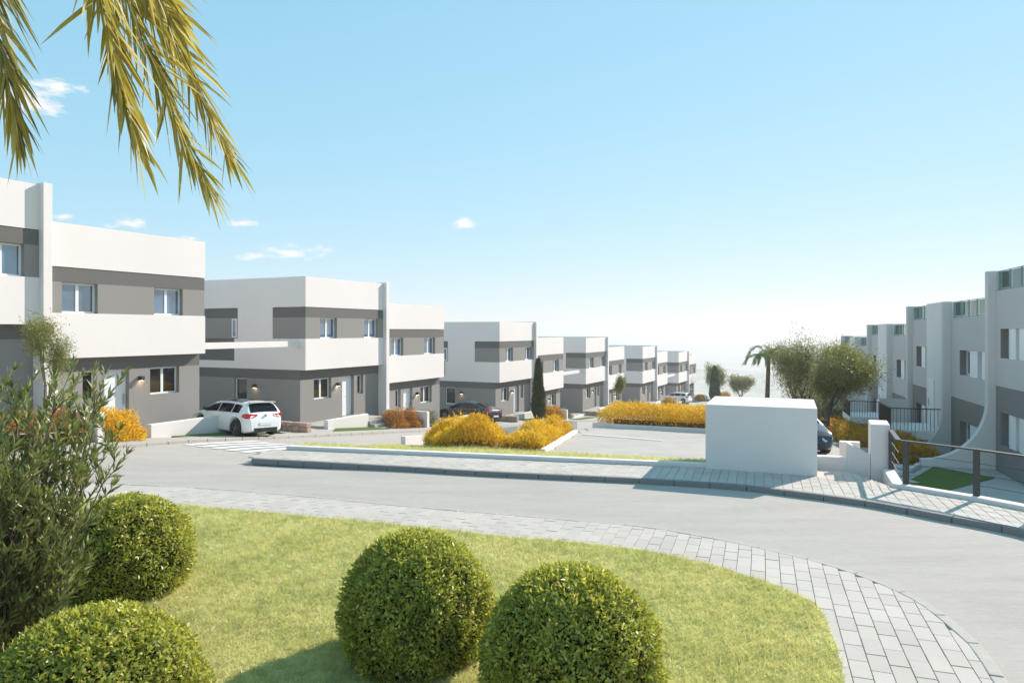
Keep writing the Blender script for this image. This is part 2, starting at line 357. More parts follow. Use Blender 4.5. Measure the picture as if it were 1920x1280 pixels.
XMAX = ([-8, 8, 12, 13.5, 14.6, 15.9, 17.6, 20, 24, 30, 45, 70, 110, 150], [11, 11, 10.7, 10.2, 9.55, 8.45, 9.0, 10.3, 11.7, 13.0, 18, 30, 52, 74])
def sheet_grid(name, mat, xs, ys, zfun, keep=None):
    X, Y = np.meshgrid(xs, ys); Z = zfun(X, Y); nx, ny = len(xs), len(ys)
    v = np.stack([X, Y, Z], -1).reshape(-1, 3)
    i = np.arange(nx*ny).reshape(ny, nx)
    q = np.stack([i[:-1, :-1], i[:-1, 1:], i[1:, 1:], i[1:, :-1]], -1).reshape(-1, 4)
    if keep is not None:
        cx = (X[:-1, :-1]+X[1:, 1:])/2; cy = (Y[:-1, :-1]+Y[1:, 1:])/2
        q = q[keep(cx, cy).reshape(-1)]
    b = MB(); b.v = [tuple(p) for p in v]; b.f = [tuple(int(k) for k in p) for p in q]
    return b.build(name, mat, None, True)
# terrain falling away to a wide dry plain
def terrain_z(x, y):
    s, v = sv_of(x, y)
    near = G(x, y)-np.interp(s, [100, 124], [2.8, 0.10])
    far = np.interp(s, [124, 160, 260, 500, 900, 1150, 1400, 2500, 60000], [0, -2.5, -16, -38, -50, -50, -72, -110, -110])
    hills = (2.5*np.sin(x*0.006+1)*np.cos(y*0.005)+2.2*np.sin(x*0.017+2)+1.2*np.sin(x*0.041))*np.clip((s-300)/600, 0, 1)
    return np.where(s > 124, np.minimum(G(SV(124, 0).x+0*x, SV(124, 0).y+0*y)-0.10+far+hills, 100), near)
def spaced(lo, hi, n, p=3.0):
    t = np.linspace(-1, 1, n); t = np.sign(t)*np.abs(t)**p; return np.where(t < 0, -t*lo, t*hi)
tag(sheet_grid('terrain', 'plain', spaced(-16000, 16000, 161), np.concatenate([np.linspace(-300, -20, 10), np.linspace(-15, 260, 111), 260+np.linspace(0.02, 1, 70)**2.6*22000]), terrain_z), kind='structure')
# pale asphalt everywhere between the two rows of houses
def keep_road(x, y):
    s, v = sv_of(x, y); return (v > 3.0) & (x < np.interp(y, *XMAX)+0.6) & (s < 126)
road = tag(sheet_grid('road', 'asphalt', np.arange(-60, 76, 0.7), np.arange(-12, 142, 0.7), lambda x, y: G(x, y), keep_road), kind='structure')

NEAR_KERB = [(-16.5, 17.6), (-12.5, 17.0), (-8.76, 16.2), (-6.62, 15.75), (-4.19, 14.96), (-1.96, 14.14), (0.19, 13.45), (2.27, 12.74), (3.12, 12.22), (3.95, 11.55), (4.85, 10.52),
             (5.30, 9.32), (5.24, 8.14), (5.09, 7.54), (4.90, 7.02), (4.45, 5.8), (3.8, 4.4), (2.8, 2.6)]
LAWN_EDGE = [(-16.0, 15.9), (-12.0, 15.3), (-7.85, 14.5), (-5.87, 13.97), (-4.1, 13.4), (-2.23, 12.83), (-0.4, 12.12), (1.45, 11.55), (2.75, 10.77), (3.34, 10.08), (3.64, 9.66),
             (3.84, 9.1), (3.81, 8.67), (3.69, 8.27), (3.55, 7.76), (3.28, 7.02), (2.85, 5.9), (2.3, 4.6), (1.5, 3.0)]
FAR_KERB = [(-7.08, 19.3), (-5.11, 18.78), (-2.95, 18.2), (-0.83, 17.57), (2.23, 16.87), (2.97, 16.69), (4.96, 16.05), (6.16, 15.31), (7.27, 14.45), (8.12, 13.39), (8.53, 12.89), (8.87, 12.37), (9.3, 11), (9.5, 8.5), (9.4, 5.5)]
FAR_BACK = [(-6.6, 20.75), (-3, 19.9), (0.5, 19.05), (4.80, 18.02), (8.3, 17.62), (8.45, 15.9), (9.52, 14.55), (10.15, 13.45), (10.6, 12), (10.8, 8.5), (10.75, 5.5)]
nk = catmull(NEAR_KERB, 8); le = catmull(LAWN_EDGE, 8); fk = catmull(FAR_KERB, 8); fb = [Vector((*p, 0)) for p in FAR_BACK]
def inset(pts, w, side):
    return [p+Vector((-(pts[min(i+1, len(pts)-1)]-pts[max(i-1, 0)]).normalized().y, (pts[min(i+1, len(pts)-1)]-pts[max(i-1, 0)]).normalized().x, 0))*w*side for i, p in enumerate(pts)]
def strip_poly(a, b): return [(p.x, p.y) for p in a]+[(p.x, p.y) for p in reversed(b)]
# lawn
lawn_poly = [(p.x, p.y) for p in le]+[(0, -4), (-22, -4), (-22, 15.9)]
lawn = tag(MB().prism(lawn_poly, -0.05, 0.115).build('lawn', 'lawn'), kind='structure')
# sidewalks (bed, pavers, kerb stones)
walk_near = tag(MB().prism(strip_poly(inset(nk, 0.06, -1), le), -0.04, 0.100).build('sidewalk_near', 'grout'), kind='structure')
walk_far = tag(MB().prism(strip_poly(inset(fk, 0.06, 1), fb), -0.04, 0.100).build('sidewalk_far', 'grout'), kind='structure')

def seg_info(p, poly):
    best = None
    for i in range(len(poly)-1):
        a = poly[i]; d = poly[i+1]-a; t = max(0, min(1, (p-a).dot(d)/max(d.length_squared, 1e-9))); q = a+d*t
        ds = (p-q).length
        if best is None or ds < best[0]: best = (ds, q, d.normalized())
    return best
def clip_half(poly, q, nrm):
    out = []
    for i in range(len(poly)):
        a, b = poly[i], poly[(i+1) % len(poly)]
        da = (a-q).dot(nrm); db = (b-q).dot(nrm)
        if da >= 0: out.append(a)
        if da*db < 0: out.append(a+(b-a)*(da/(da-db)))
    return out
def lay_pavers(parent, edgeA, edgeB, x0, x1, y0, y1, direction, pw, pl, kerb_w, side, npick):
    """running bond of pavers between two edges; edgeA is the kerb side"""
    dl = Vector((direction[0], direction[1], 0)).normalized(); dw = Vector((dl.y, -dl.x, 0))
    region = strip_poly(edgeA, edgeB)
    full = {}
    items = []
    cs = [Vector((x, y, 0)) for x in (x0, x1) for y in (y0, y1)]
    a0, a1 = min(c.dot(dl) for c in cs), max(c.dot(dl) for c in cs); b0, b1 = min(c.dot(dw) for c in cs), max(c.dot(dw) for c in cs)
    j = 0; b = b0
    cand = []
    while b < b1:
        a = a0+(j % 2)*pl/2
        while a < a1:
            cand.append((a, b)); a += pl
        b += pw; j += 1
    C = np.array([[((a+pl/2)*dl+(b+pw/2)*dw).x, ((a+pl/2)*dl+(b+pw/2)*dw).y] for a, b in cand])
    okc = (C[:, 0] > x0) & (C[:, 0] < x1) & (C[:, 1] > y0) & (C[:, 1] < y1)
    gap = 0.0035
    for (a, b), ok in zip(cand, okc):
        if not ok: continue
        c = (a+pl/2)*dl+(b+pw/2)*dw
        ia = seg_info(c, edgeA); ib = seg_info(c, edgeB)
        if ia[0] > 3.2 or ib[0] > 3.2: continue
        poly = [(a+gap)*dl+(b+gap)*dw, (a+pl-gap)*dl+(b+gap)*dw, (a+pl-gap)*dl+(b+pw-gap)*dw, (a+gap)*dl+(b+pw-gap)*dw]
        clipped = False
        for (ds, q, d), off, sg in ((ia, kerb_w, side), (ib, 0.0, -side)):
            nrm = Vector((-d.y, d.x, 0))*sg
            qq = q+nrm*off
            if any((p-qq).dot(nrm) < 0 for p in poly):
                poly = clip_half(poly, qq, nrm); clipped = True
                if len(poly) < 3: break
        if len(poly) < 3: continue
        ar = abs(sum(poly[i].x*poly[(i+1) % len(poly)].y-poly[(i+1) % len(poly)].x*poly[i].y for i in range(len(poly))))/2
        if ar < 0.006: continue
        cc = sum(poly, Vector((0, 0, 0)))/len(poly)
        px = cc.x/max(cc.y, 0.1)*1333
        vis = cc.y > 1 and abs(px) < 1000 and (3.48/cc.y*1333) < 690
        items.append((0 if vis else 1, cc.length, poly, clipped, cc))
    items.sort(key=lambda t: (t[0], t[1]))
    base = None
    for n_, (vis, ds, poly, clipped, cc) in enumerate(items[:npick]):
        z = 0.118+random.uniform(-0.003, 0.003)
        if not clipped:
            if base is None:
                h = [p-cc for p in poly]; bb = MB().prism([(p.x, p.y) for p in h], -0.03, 0.0)
                base = bb.build('paver', 'paver', parent); base.location = (cc.x, cc.y, z); bevel(base, 0.004, 1)
            else:
                o = base.copy(); COL.objects.link(o); o.location = (cc.x, cc.y, z)
        else:
            o = MB().prism([(p.x-cc.x, p.y-cc.y) for p in poly], -0.03, 0.0).build('paver', 'paver', parent); o.location = (cc.x, cc.y, z)
    rest = MB(); rr = []
    for vis, ds, poly, clipped, cc in items[npick:]:
        z = 0.118+random.uniform(-0.003, 0.003); k = len(rest.v); rest.prism([(p.x, p.y) for p in poly], z-0.03, z); rr += [random.random()]*(len(rest.v)-k)
    if rest.v:
        o = rest.build('pavers', 'paver', parent); o['kind'] = 'stuff'
        at = o.data.attributes.new('rnd', 'FLOAT', 'POINT'); at.data.foreach_set('value', np.array(rr, np.float32))
def lay_kerb(parent, edge, width, length, ztop, depth, mat, side, gapw=0.012, zf=None):
    pts = edge; acc = [0]
    for i in range(1, len(pts)): acc.append(acc[-1]+(pts[i]-pts[i-1]).length)
    def at(d):
        i = min(max(np.searchsorted(acc, d)-1, 0), len(pts)-2); t = (d-acc[i])/max(acc[i+1]-acc[i], 1e-6); p = pts[i].lerp(pts[i+1], t); e = (pts[i+1]-pts[i]).normalized(); return p, Vector((-e.y, e.x, 0))*side
    d = 0
    while d+length <= acc[-1]:
        out, inn = [], []
        for k in range(4):
            p, n_ = at(d+gapw/2+(length-gapw)*k/3); out.append(p); inn.append(p+n_*width)
        c = sum(out, Vector())/4; zg = zf(c.x, c.y) if zf else 0
        o = MB().prism([(p.x-c.x, p.y-c.y) for p in out]+[(p.x-c.x, p.y-c.y) for p in reversed(inn)], -depth, 0).build('kerb_stone', mat, parent)
        o.location = (c.x, c.y, zg+ztop+random.uniform(-0.003, 0.003))
        if zf is not None:
            e = out[-1]-out[0]; sl = (zf(out[-1].x, out[-1].y)-zf(out[0].x, out[0].y))
            ax = Vector((-e.y, e.x, 0)).normalized(); o.rotation_euler = Matrix.Rotation(-math.atan2(sl, e.length), 3, ax).to_euler()
        bevel(o, 0.012, 2); d += length
PDIR = (465, 1333)
lay_pavers(walk_near, nk, le, -15, 5.6, 3.0, 17.5, PDIR, 0.2, 0.4, 0.135, -1, 300)
lay_pavers(walk_far, fk, fb, -7.2, 11, 6, 21, PDIR, 0.2, 0.4, 0.145, 1, 300)
lay_kerb(walk_near, nk, 0.13, 0.8, 0.122, 0.16, 'kerb', -1)
lay_kerb(walk_far, fk, 0.14, 0.8, 0.124, 0.16, 'granite', 1)

# low white retaining wall behind the far sidewalk and its grass verge
def wall_run(name, pts, th, z0, z1, mat, label, cat='wall', group=None, side=1):
    pl = [Vector((*p[:2], 0)) for p in pts]; n = len(pl); off = []
    for i in range(n):
        d = (pl[min(i+1, n-1)]-pl[max(i-1, 0)]).normalized(); off.append(pl[i]+Vector((-d.y, d.x, 0))*th*side)
    poly = [(p.x, p.y) for p in pl]+[(p.x, p.y) for p in reversed(off)]
    o = MB().prism(poly, z0, z1).build(name, mat); bevel(o, 0.008, 1); return tag(o, label, cat, group)
wall_run('low_wall', [(-6.6, 20.78), (-3, 19.93), (0.5, 19.08), (4.92, 18.02)], 0.22, -0.5, 0.22, 'white', 'long low white wall along the back of the sidewalk, left of the white block')
VERGE = [(-6.5, 21.02), (-3, 20.17), (0.5, 19.32), (4.9, 18.3), (5.9, 19.9), (1.0, 21.3), (-2.4, 23.0), (-4.3, 27.4), (-5.2, 26.2), (-6.4, 22.9)]
def verge_z(x, y): return np.maximum(G(x, y)+0.06, np.interp(np.hypot(x+0.9*0, 0)*0+(y+0.243*x-19.3), [0, 1.3, 5], [0.18, 0.06, -2]))
vb = MB(); vs_ = []
def tri_fill(name, poly, zf, mat, step=0.5, kind=None, lift=0.0):
    xs = np.arange(min(p[0] for p in poly)-step, max(p[0] for p in poly)+step, step); ys = np.arange(min(p[1] for p in poly)-step, max(p[1] for p in poly)+step, step)
    o = sheet_grid(name, mat, xs, ys, lambda x, y: zf(x, y)+lift, lambda x, y: inpoly(x, y, poly)); return tag(o, kind=kind)
tri_fill('verge', VERGE, verge_z, 'lawn', 0.22, 'structure')

# zebra crossing and parking line: thin sheets of paint lying on the road
def sv_sheet(name, mat, s0, s1, v0, v1, lift, parent=None, ns=8, nv=2, zf=None):
    b = MB(); vs = []
    for i in range(ns+1):
        for j in range(nv+1):
            p = SV(s0+(s1-s0)*i/ns, v0+(v1-v0)*j/nv); vs.append((p.x, p.y, (zf(p.x, p.y) if zf else Gf(p.x, p.y))+lift))
    fs = [(i*(nv+1)+j, (i+1)*(nv+1)+j, (i+1)*(nv+1)+j+1, i*(nv+1)+j+1) for i in range(ns) for j in range(nv)]
    o = b.add(vs, fs).build(name, mat, parent); return o
cross = tag(bpy.data.objects.new('crosswalk', None), kind='structure'); COL.objects.link(cross)
for k in range(6): sv_sheet('stripe', 'paint', 16.6-0.08*k, 19.7-0.08*k, 4.55+0.72*k, 4.98+0.72*k, 0.016, cross, 10, 2)
# parking floor and its line
PARK = [(0.95, 21.45), (5.5, 19.75), (10.4, 20.2), (12.0, 24.5), (13.0, 29.3), (8.0, 30.1), (3.6, 31.8), (2.5, 28.4)]
tri_fill('parking_floor', PARK, G, 'parking', 0.45, 'structure', 0.02)
def flat_strip(name, mat, a, b, w, lift, parent=None, n=6):
    a = Vector((*a, 0)); b = Vector((*b, 0)); d = (b-a).normalized(); nn_ = Vector((-d.y, d.x, 0))*w/2; vs = []
    for i in range(n+1):
        p = a.lerp(b, i/n)
        for q in (p-nn_, p+nn_): vs.append((q.x, q.y, Gf(q.x, q.y)+lift))
    return MB().add(vs, [(2*i, 2*i+2, 2*i+3, 2*i+1) for i in range(n)]).build(name, mat, parent)
tag(flat_strip('parking_line', 'paint', (2.75, 27.6), (5.5, 25.9), 0.14, 0.06), kind='structure')
tag(flat_strip('parking_line', 'paint', (7.6, 24.6), (9.0, 23.7), 0.14, 0.06), kind='structure')

# ------------------------------------------------------------------ plots, kerb and pavement of the house row
PLOT_S = ([-40, 8, 12, 14.8, 15.0, 17.4, 19.6, 22.3, 23], [1.0, 0.9, 0.6, 0.35, -0.1, -0.25, -0.54, -0.60, -0.80])
def plot_z(x, y):
    s, v = sv_of(x, y); return np.where(s < 23, np.interp(s, *PLOT_S), np.interp(s, *FS)+0.09)
def walk_z(x, y): return G(x, y)+0.10
def plot_sheet(name, mat, s0, s1, v0, v1, zf, lift, step=0.8):
    return tag(sv_sheet(name, mat, s0, s1, v0, v1, lift, None, max(2, int((s1-s0)/step)), max(2, int((v1-v0)/step)), zf), kind='structure')
plot_sheet('house_plot', 'concrete', -12, 128, -12, 3.0, lambda x, y: float(plot_z(x, y)), 0.0)
pav = plot_sheet('sidewalk_houses', 'concrete', -12, 127, 2.95, 4.0, lambda x, y: float(walk_z(x, y)), 0.0)
kerb_edge = [SV(s, 4.12) for s in np.arange(-6, 70, 0.5)]
lay_kerb(pav, kerb_edge, 0.13, 0.8, 0.105, 0.2, 'kerb', 1, 0.02, Gf)
far_k = MB()
for s in np.arange(70.2, 126, 0.8):
    p = SV(s+0.4, 4.06); far_k.box(-0.39, 0.39, -0.065, 0.065, -0.15, 0.11, Matrix.Translation((p.x, p.y, Gf(p.x, p.y))) @ Matrix.Rotation(RZ, 4, 'Z'))
tag(far_k.build('kerb_stones', 'kerb', pav), kind='stuff')

# ------------------------------------------------------------------ left row of houses
HW = 6.5
def window(parent, u0, u1, z0, z1, y, panes=2, glass='glass', axis='x', fw=0.065, name='window'):
    """frame mesh in plane y with its panes as children; axis 'y' puts it on a side wall (u is then the depth, y the wall x)"""
    w = MB(); t = 0.06
    def bx(b, a0, a1, c0, c1, d0, d1):
        if axis == 'x': b.box(a0, a1, d0, d1, c0, c1)
        else: b.box(d0, d1, a0, a1, c0, c1)
    bx(w, u0, u1, z0, z0+fw, y, y+t); bx(w, u0, u1, z1-fw, z1, y, y+t)
    n = panes; ww = (u1-u0-2*fw)/n
    for i in range(n+1):
        c = u0+fw+ww*i
        if i in (0, n): a, b_ = (u0, u0+fw) if i == 0 else (u1-fw, u1)
        else: a, b_ = c-0.055, c+0.055
        bx(w, a, b_, z0+fw, z1-fw, y+0.002, y+t-0.002)
    f = w.build(name, 'pvc', parent)
    for i in range(n):
        p = MB(); bx(p, u0+fw+ww*i, u0+fw+ww*(i+1), z0+fw, z1-fw, y+0.03, y+0.045); p.build('pane', glass, f)
    return f
def lamp(parent, u, z, y):
    l = boxo('wall_lamp', 'metal', parent, u-0.07, u+0.07, y-0.20, y, z, z+0.17)
    boxo('bulb_face', 'glow', l, u-0.045, u+0.045, y-0.17, y-0.03, z-0.008, z-0.002)
Z0, ZS, ZB, ZH, ZD, ZT = 2.70, 2.72, 4.28, 5.36, 5.89, 7.42
RC = 0.35
def build_house(mirror, label):
    h = thing('town_house', label, 'house', group='grey and white houses along the street')
    fx = (lambda u: HW-u) if mirror else (lambda u: u)
    def span(a, b): return (min(fx(a), fx(b)), max(fx(a), fx(b)))
    D = 9.0
    # upper storey
    w = MB(); w.box(0, HW, 0, D, Z0, ZB)
    t = 0.25
    w.box(0, HW, 0, t, ZD, ZT); w.box(0, HW, D-t, D, ZD, ZT); w.box(0, t, t, D-t, ZD, ZT); w.box(HW-t, HW, t, D-t, ZD, ZT)
    a, b = span(0, 1.2)
    w.box(a, b, 2.2, 4.65, ZB, ZD)
    w.build('upper_wall', 'white', h)
    boxo('roof', 'concrete', h, t, HW-t, t, D-t, ZD-0.02, ZD+0.45)
    i_ = 0.02
    # dark lintel band
    boxo('lintel_band', 'dgrey', h, i_, HW-i_, i_, D-i_, ZH, ZD-0.021)
    # grey band between the windows
    wins = [(1.1, 2.42), (4.73, 6.03)]
    g = MB(); edges = [i_, 1.1, 2.42, 4.73, 6.03, HW-i_]
    for k in range(0, 6, 2):
        a, b = span(edges[k], edges[k+1]); g.box(a, b, i_, 0.32, ZB, ZH)
    g.box(i_, HW-i_, 0.32, D-i_, ZB, ZH)
    g.build('window_band', 'grey', h)
    for (a, b) in wins:
        a, b = span(a, b); window(h, a, b, ZB+0.004, ZH-0.004, 0.20, 2)
    # side recess panel with a narrow window on the outer flank
    if not mirror:
        boxo('side_panel', 'dgrey', h, -0.003, 0.1, 4.9, 8.6, 3.1, ZB)
        window(h, 4.72, 5.05, ZB+0.05, ZH-0.05, -0.03, 1, 'glass', 'y', 0.05)
    # ground storey
    l = MB(); l.box(0, HW, RC, D, 2.2, Z0-0.002); l.build('ground_band', 'dgrey', h)
    g = MB(); zf = -1.6
    ops = [(1.0, 2.35, 1.12), (3.25, 4.25, 0.02), (4.55, 5.08, 1.12)]
    cur = 0.0
    for (a, b, sill) in ops:
        x0, x1 = span(cur, a); g.box(x0, x1, RC, RC+0.32, zf, 2.2)
        x0, x1 = span(a, b); g.box(x0, x1, RC, RC+0.32, zf, sill)
        cur = b
    x0, x1 = span(cur, HW); g.box(x0, x1, RC, RC+0.32, zf, 2.2)
    if mirror: g.box(0, HW, RC+0.32, D, zf, 2.2)
    else:
        g.box(0.32, HW, RC+0.32, D, zf, 2.2)
        g.box(0, 0.32, RC+0.32, 4.0, zf, 2.2); g.box(0, 0.32, 4.0, 4.9, zf, 0.85); g.box(0, 0.32, 4.9, D, zf, 2.2)
        window(h, 4.0, 4.9, 0.85, 2.2, 0.12, 1, 'glass_low', 'y')
        s = boxo('wall_lamp', 'metal', h, -0.2, 0, 3.3, 3.44, 1.72, 1.9); boxo('bulb_face', 'glow', s, -0.17, -0.03, 3.325, 3.415, 1.712, 1.718)
    g.build('ground_wall', 'grey', h)
    a, b = span(1.0, 2.35); window(h, a, b, 1.12, 2.196, RC+0.18, 2, 'glass_low')
    a, b = span(4.55, 5.08); window(h, a, b, 1.12, 2.196, RC+0.18, 1, 'glass_low')
    a, b = span(3.25, 4.25)
    d = boxo('door', 'door', h, a, b, RC+0.20, RC+0.26, 0.02, 2.196)
    hx = fx(3.37); boxo('handle', 'steel', d, hx-0.015, hx+0.015, RC+0.13, RC+0.19, 0.85, 1.25)
    for z in (0.55, 1.1, 1.65): boxo('panel_line', 'pvc', d, a+0.08, b-0.08, RC+0.192, RC+0.1995, z, z+0.012)
    lamp(h, fx(2.8), 1.72, RC)
    boxo('doorstep', 'concrete', h, a-0.1, b+0.1, RC-0.35, RC, -1.2, 0.012)
    if not mirror: bevel(boxo('party_fin', 'white', h, HW, HW+0.3, -0.22, D, -2.2, ZT+0.06), 0.01, 1)
    return h
PAIR_S = [8.15, 27.55, 49.05, 68.5, 89.85, 110.4]
ZA = [1.1, -1.11, -3.16, -4.6, -5.97, -7.28]; ZBH = [-0.08, -2.22, -4.47, -5.72, -6.88, -7.98]
LA = ['grey and white house cut off by the left picture edge behind the leafy shrub', 'corner house beside the white hatchback, its shaded white flank showing',
      'house behind the dark sedan, third white flank along the row', 'house behind the yellow hedge with a white beam on its flank, fourth pair',
      'far house just left of the distant white car, second from last pair', 'left house of the farthest pair, behind the distant white car']
LB = ['large house with white door behind the yellow bush, left of the white hatchback', 'house right of the tall fin, behind the divider wall with rust coloured shrubs',
      'house partly hidden by the tall narrow cypress in mid row', 'house behind the small thin tree above the yellow hedge', 'right house of the second farthest pair in the left row', 'last house at the far end of the left row beside a cypress']
pa = build_house(False, LA[0]); pb = build_house(True, LB[0])
houses = []
for k in range(6):
    for pr, z, du, lab in ((pa, ZA[k], 0, LA[k]), (pb, ZBH[k], HW+0.3, LB[k])):
        o = pr if k == 0 else copy_tree(pr)
        p = SV(PAIR_S[k]+du, 0); o.location = (p.x, p.y, z); o.rotation_euler = (0, 0, RZ); o['label'] = lab
# white beams across three of the driveways
for k, lab in ((1, 'white beam spanning above the white hatchback between two houses'), (3, 'white beam over the driveway left of the fourth pair of houses'), (5, 'white beam above the driveway of the distant white car')):
    s1 = PAIR_S[k]; s0 = PAIR_S[k-1]+2*HW+0.3
    p = SV(s0, 0); zt = ZA[k]+4.17
    o = bevel(MB().box(0.002, s1-s0-0.002, 0.40, 0.62, zt-0.28, zt).build('beam', 'white'), 0.006, 1); o.location = (p.x, p.y, 0); o.rotation_euler = (0, 0, RZ)
    tag(o, lab, 'beam', 'white driveway beams')

# ------------------------------------------------------------------ front gardens
def sv_prism(name, mat, pts, z0, z1, parent=None):
    """pts in (s,v); z0/z1 numbers or functions of world x,y"""
    w = [(SV(s, v).x, SV(s, v).y) for s, v in pts]
    return MB().prism(w, z0, z1).build(name, mat, parent)
def slab(s0, s1, v0, v1): return [(s0, v0), (s1, v0), (s1, v1), (s0, v1)]
def pz(x, y): return float(plot_z(x, y))
pair_words = ['first pair at the left edge', 'pair with the white hatchback', 'pair with the dark sedan', 'fourth house pair from the left', 'second farthest house pair', 'farthest house pair']
for k in range(6):
    s0 = PAIR_S[k]; sf = s0+HW+0.15
    pw = pair_words[k]
    ztop = (ZA[k]+0.10) if k else 0.95
    # divider wall running out from the fin, with pillar end
    o = sv_prism('divider_wall', 'white', slab(sf-0.12, sf+0.12, 0.24, 3.0), -10.5, ztop)
    tag(bevel(o, 0.01, 1), 'white garden divider wall running out from the fin of the '+pw, 'wall', 'garden divider walls')
    # entrance wall and steps of the left house
    if k:
        zb = ZA[k]
        t = sv_prism('entrance_wall', 'white', slab(s0-0.2, s0+3.0, 1.35, 1.6), -10.5, lambda x, y, zb=zb, s0=s0: zb+0.30+0.02*(sv_of(x, y)[0]-s0)*0)
        tag(bevel(t, 0.01, 1), 'low white wall beside the entrance steps, left house of the '+pw, 'wall', 'entrance walls')
        po = sv_prism('porch', 'concrete', slab(s0-0.2, s0+4.6, -RC+0.01, 1.33), -10.5, zb-0.01); tag(po, kind='structure')
        st = thing('entrance_steps', 'pale steps up to the white door, '+pw, 'steps', group='entrance steps')
        zg = Gf(SV(s0+3.8, 2).x, SV(s0+3.8, 2).y)+0.09; n = 3; rise = (zb-zg)/(n+0.0)
        for j in range(n):
            sv_prism('step', 'concrete', slab(s0+3.05, s0+4.5, 1.34+0.32*j, 1.34+0.32*(j+1)), -10.5, zb-0.012-rise*(j+0.45), st)
        g = sv_prism('lawn_patch', 'turf', [(s0-1.4, 2.95), (s0+3.0, 2.95), (s0+3.0, 1.65), (s0+0.3, 1.65)], -10.5, lambda x, y: pz(x, y)+0.05); tag(g, kind='structure')
    # right house: sloping white wall next to the driveway and lawn patch
    zb = ZBH[k]; e = sf+0.15+HW
    def wz(x, y, zb=zb): return zb+0.30
    o = sv_prism('driveway_wall', 'white', slab(e-4.2, e-0.35, 1.9, 2.15), -10.5, wz)
    tag(bevel(o, 0.01, 1), 'white wall along the entrance path, right house of the '+pw, 'wall', 'driveway walls')
    g = sv_prism('lawn_patch', 'turf', [(e-3.2, 2.95), (e+1.3, 2.95), (e+0.3, 2.2), (e-3.4, 2.2)], -10.5, lambda x, y: pz(x, y)+0.05); tag(g, kind='structure')
    # stone edging wall at the driveway
    if k in (1, 2, 3, 4):
        st = thing('stone_wall', 'low reddish stone wall at the driveway before the '+pw, 'stone wall', group='stone driveway walls')
        p0 = SV(s0-3.1, 1.2); L_ = 2.3; zg = pz(p0.x, p0.y); zg = Gf(SV(s0-3.1, 2.2).x, SV(s0-3.1, 2.2).y)+0.08
        for cz in range(3):
            v = 1.0+0.05*cz
            while v < 3.0:
                ln = random.uniform(0.25, 0.5); ln = min(ln, 3.05-v)
                if ln < 0.12: break
                q = SV(s0-3.1+random.uniform(-0.02, 0.02), v+ln/2)
                b = MB(); jx = [random.uniform(-0.02, 0.02) for _ in range(8)]
                b.box(-0.15+jx[0], 0.15+jx[1], -ln/2+0.012, ln/2-0.012, 0, 0.185)
                b.v = [(x+random.uniform(-.012, .012), y+random.uniform(-.012, .012), z+random.uniform(-.008, .008)) for x, y, z in b.v]
                o = b.build('stone', 'stone', st); o.location = (q.x, q.y, zg-0.12+0.19*cz); o.rotation_euler = (0, 0, RZ); bevel(o, 0.02, 1)
                v += ln

# ------------------------------------------------------------------ right row of houses
RD = Vector((0.307, 0.952, 0)); RM = Vector((-0.952, 0.307, 0)); RA = Vector((16.5, 24.4, 0)); RRZ = math.atan2(RD.y, RD.x)
# local frame: x along the row, y = outward towards the gardens (RD rotated +90 deg)
def fin_profile(h_top, reach=2.25, proj=0.24, tip=0.18, rad=2.05, n=16):
    """outline (y outward, z up) of a curved fin; base at z=0"""
    pts = [(-0.05, -0.9), (reach, -0.9), (reach, tip)]
    for i in range(1, n+1):
        a = (math.pi/2)*i/n
        pts.append((proj+(reach-proj)*(1-math.sin(a)), tip+rad*(1-math.cos(a))))
    pts += [(proj, h_top), (-0.05, h_top)]
    return pts
def fin_mesh(x0, x1, prof):
    n = len(prof); b = MB()
    b.add([(x0, y, z) for y, z in prof]+[(x1, y, z) for y, z in prof], [tuple(range(n)), tuple(range(2*n-1, n-1, -1))]+[(i, n+i, n+(i+1) % n, (i+1) % n) for i in range(n)])
    return b
def glass_rail(parent, x0, x1, y, z0):
    r = MB().box(x0, x1, y-0.045, y+0.0, z0+0.0, z0+0.05).build('balustrade', 'railmetal', parent)
    MB().box(x0, x1, y-0.045, y, z0+0.63, z0+0.65).build('top_rail', 'railmetal', r)
    n = max(2, round((x1-x0)/1.05)); w = (x1-x0)/n
    for i in range(n+1): MB().box(x0+w*i-0.02, x0+w*i+0.02, y-0.045, y+0.006, z0-0.06, z0+0.629).build('post', 'railmetal', r)
    for i in range(n): MB().box(x0+w*i+0.05, x0+w*(i+1)-0.05, y-0.03, y-0.018, z0+0.07, z0+0.61).build('glass_panel', 'railglass', r)
def shutter_window(parent, x0, x1, z0, z1, y=-0.30):
    """wide opening: frame with panes set back, two white sliding shutter leaves"""
    w = x1-x0
    f = MB(); fw = 0.07
    f.box(x0, x1, y, y+0.07, z0, z0+fw).box(x0, x1, y, y+0.07, z1-fw, z1)
    n = 4
    for i in range(n+1):
        c = x0+fw/2+(w-fw)*i/n; f.box(c-fw/2, c+fw/2, y+0.002, y+0.068, z0+fw, z1-fw)
    o = f.build('window', 'pvc', parent)
    for i in range(n): MB().box(x0+fw+(w-fw)*i/n, x0+(w-fw)*(i+1)/n, y+0.02, y+0.035, z0+fw, z1-fw).build('pane', 'glass', o)
    for a, b in ((x0+0.04*w, x0+0.26*w), (x0+0.40*w, x0+0.66*w)):
        MB().box(a, b, y+0.075, y+0.27, z0-0.02, z1-0.004).build('shutter', 'pvc', o)
    MB().box(x1-0.012, x1-0.001, y+0.072, -0.002, z0+0.002, z1-0.002).build('reveal', 'lowgrey', o)
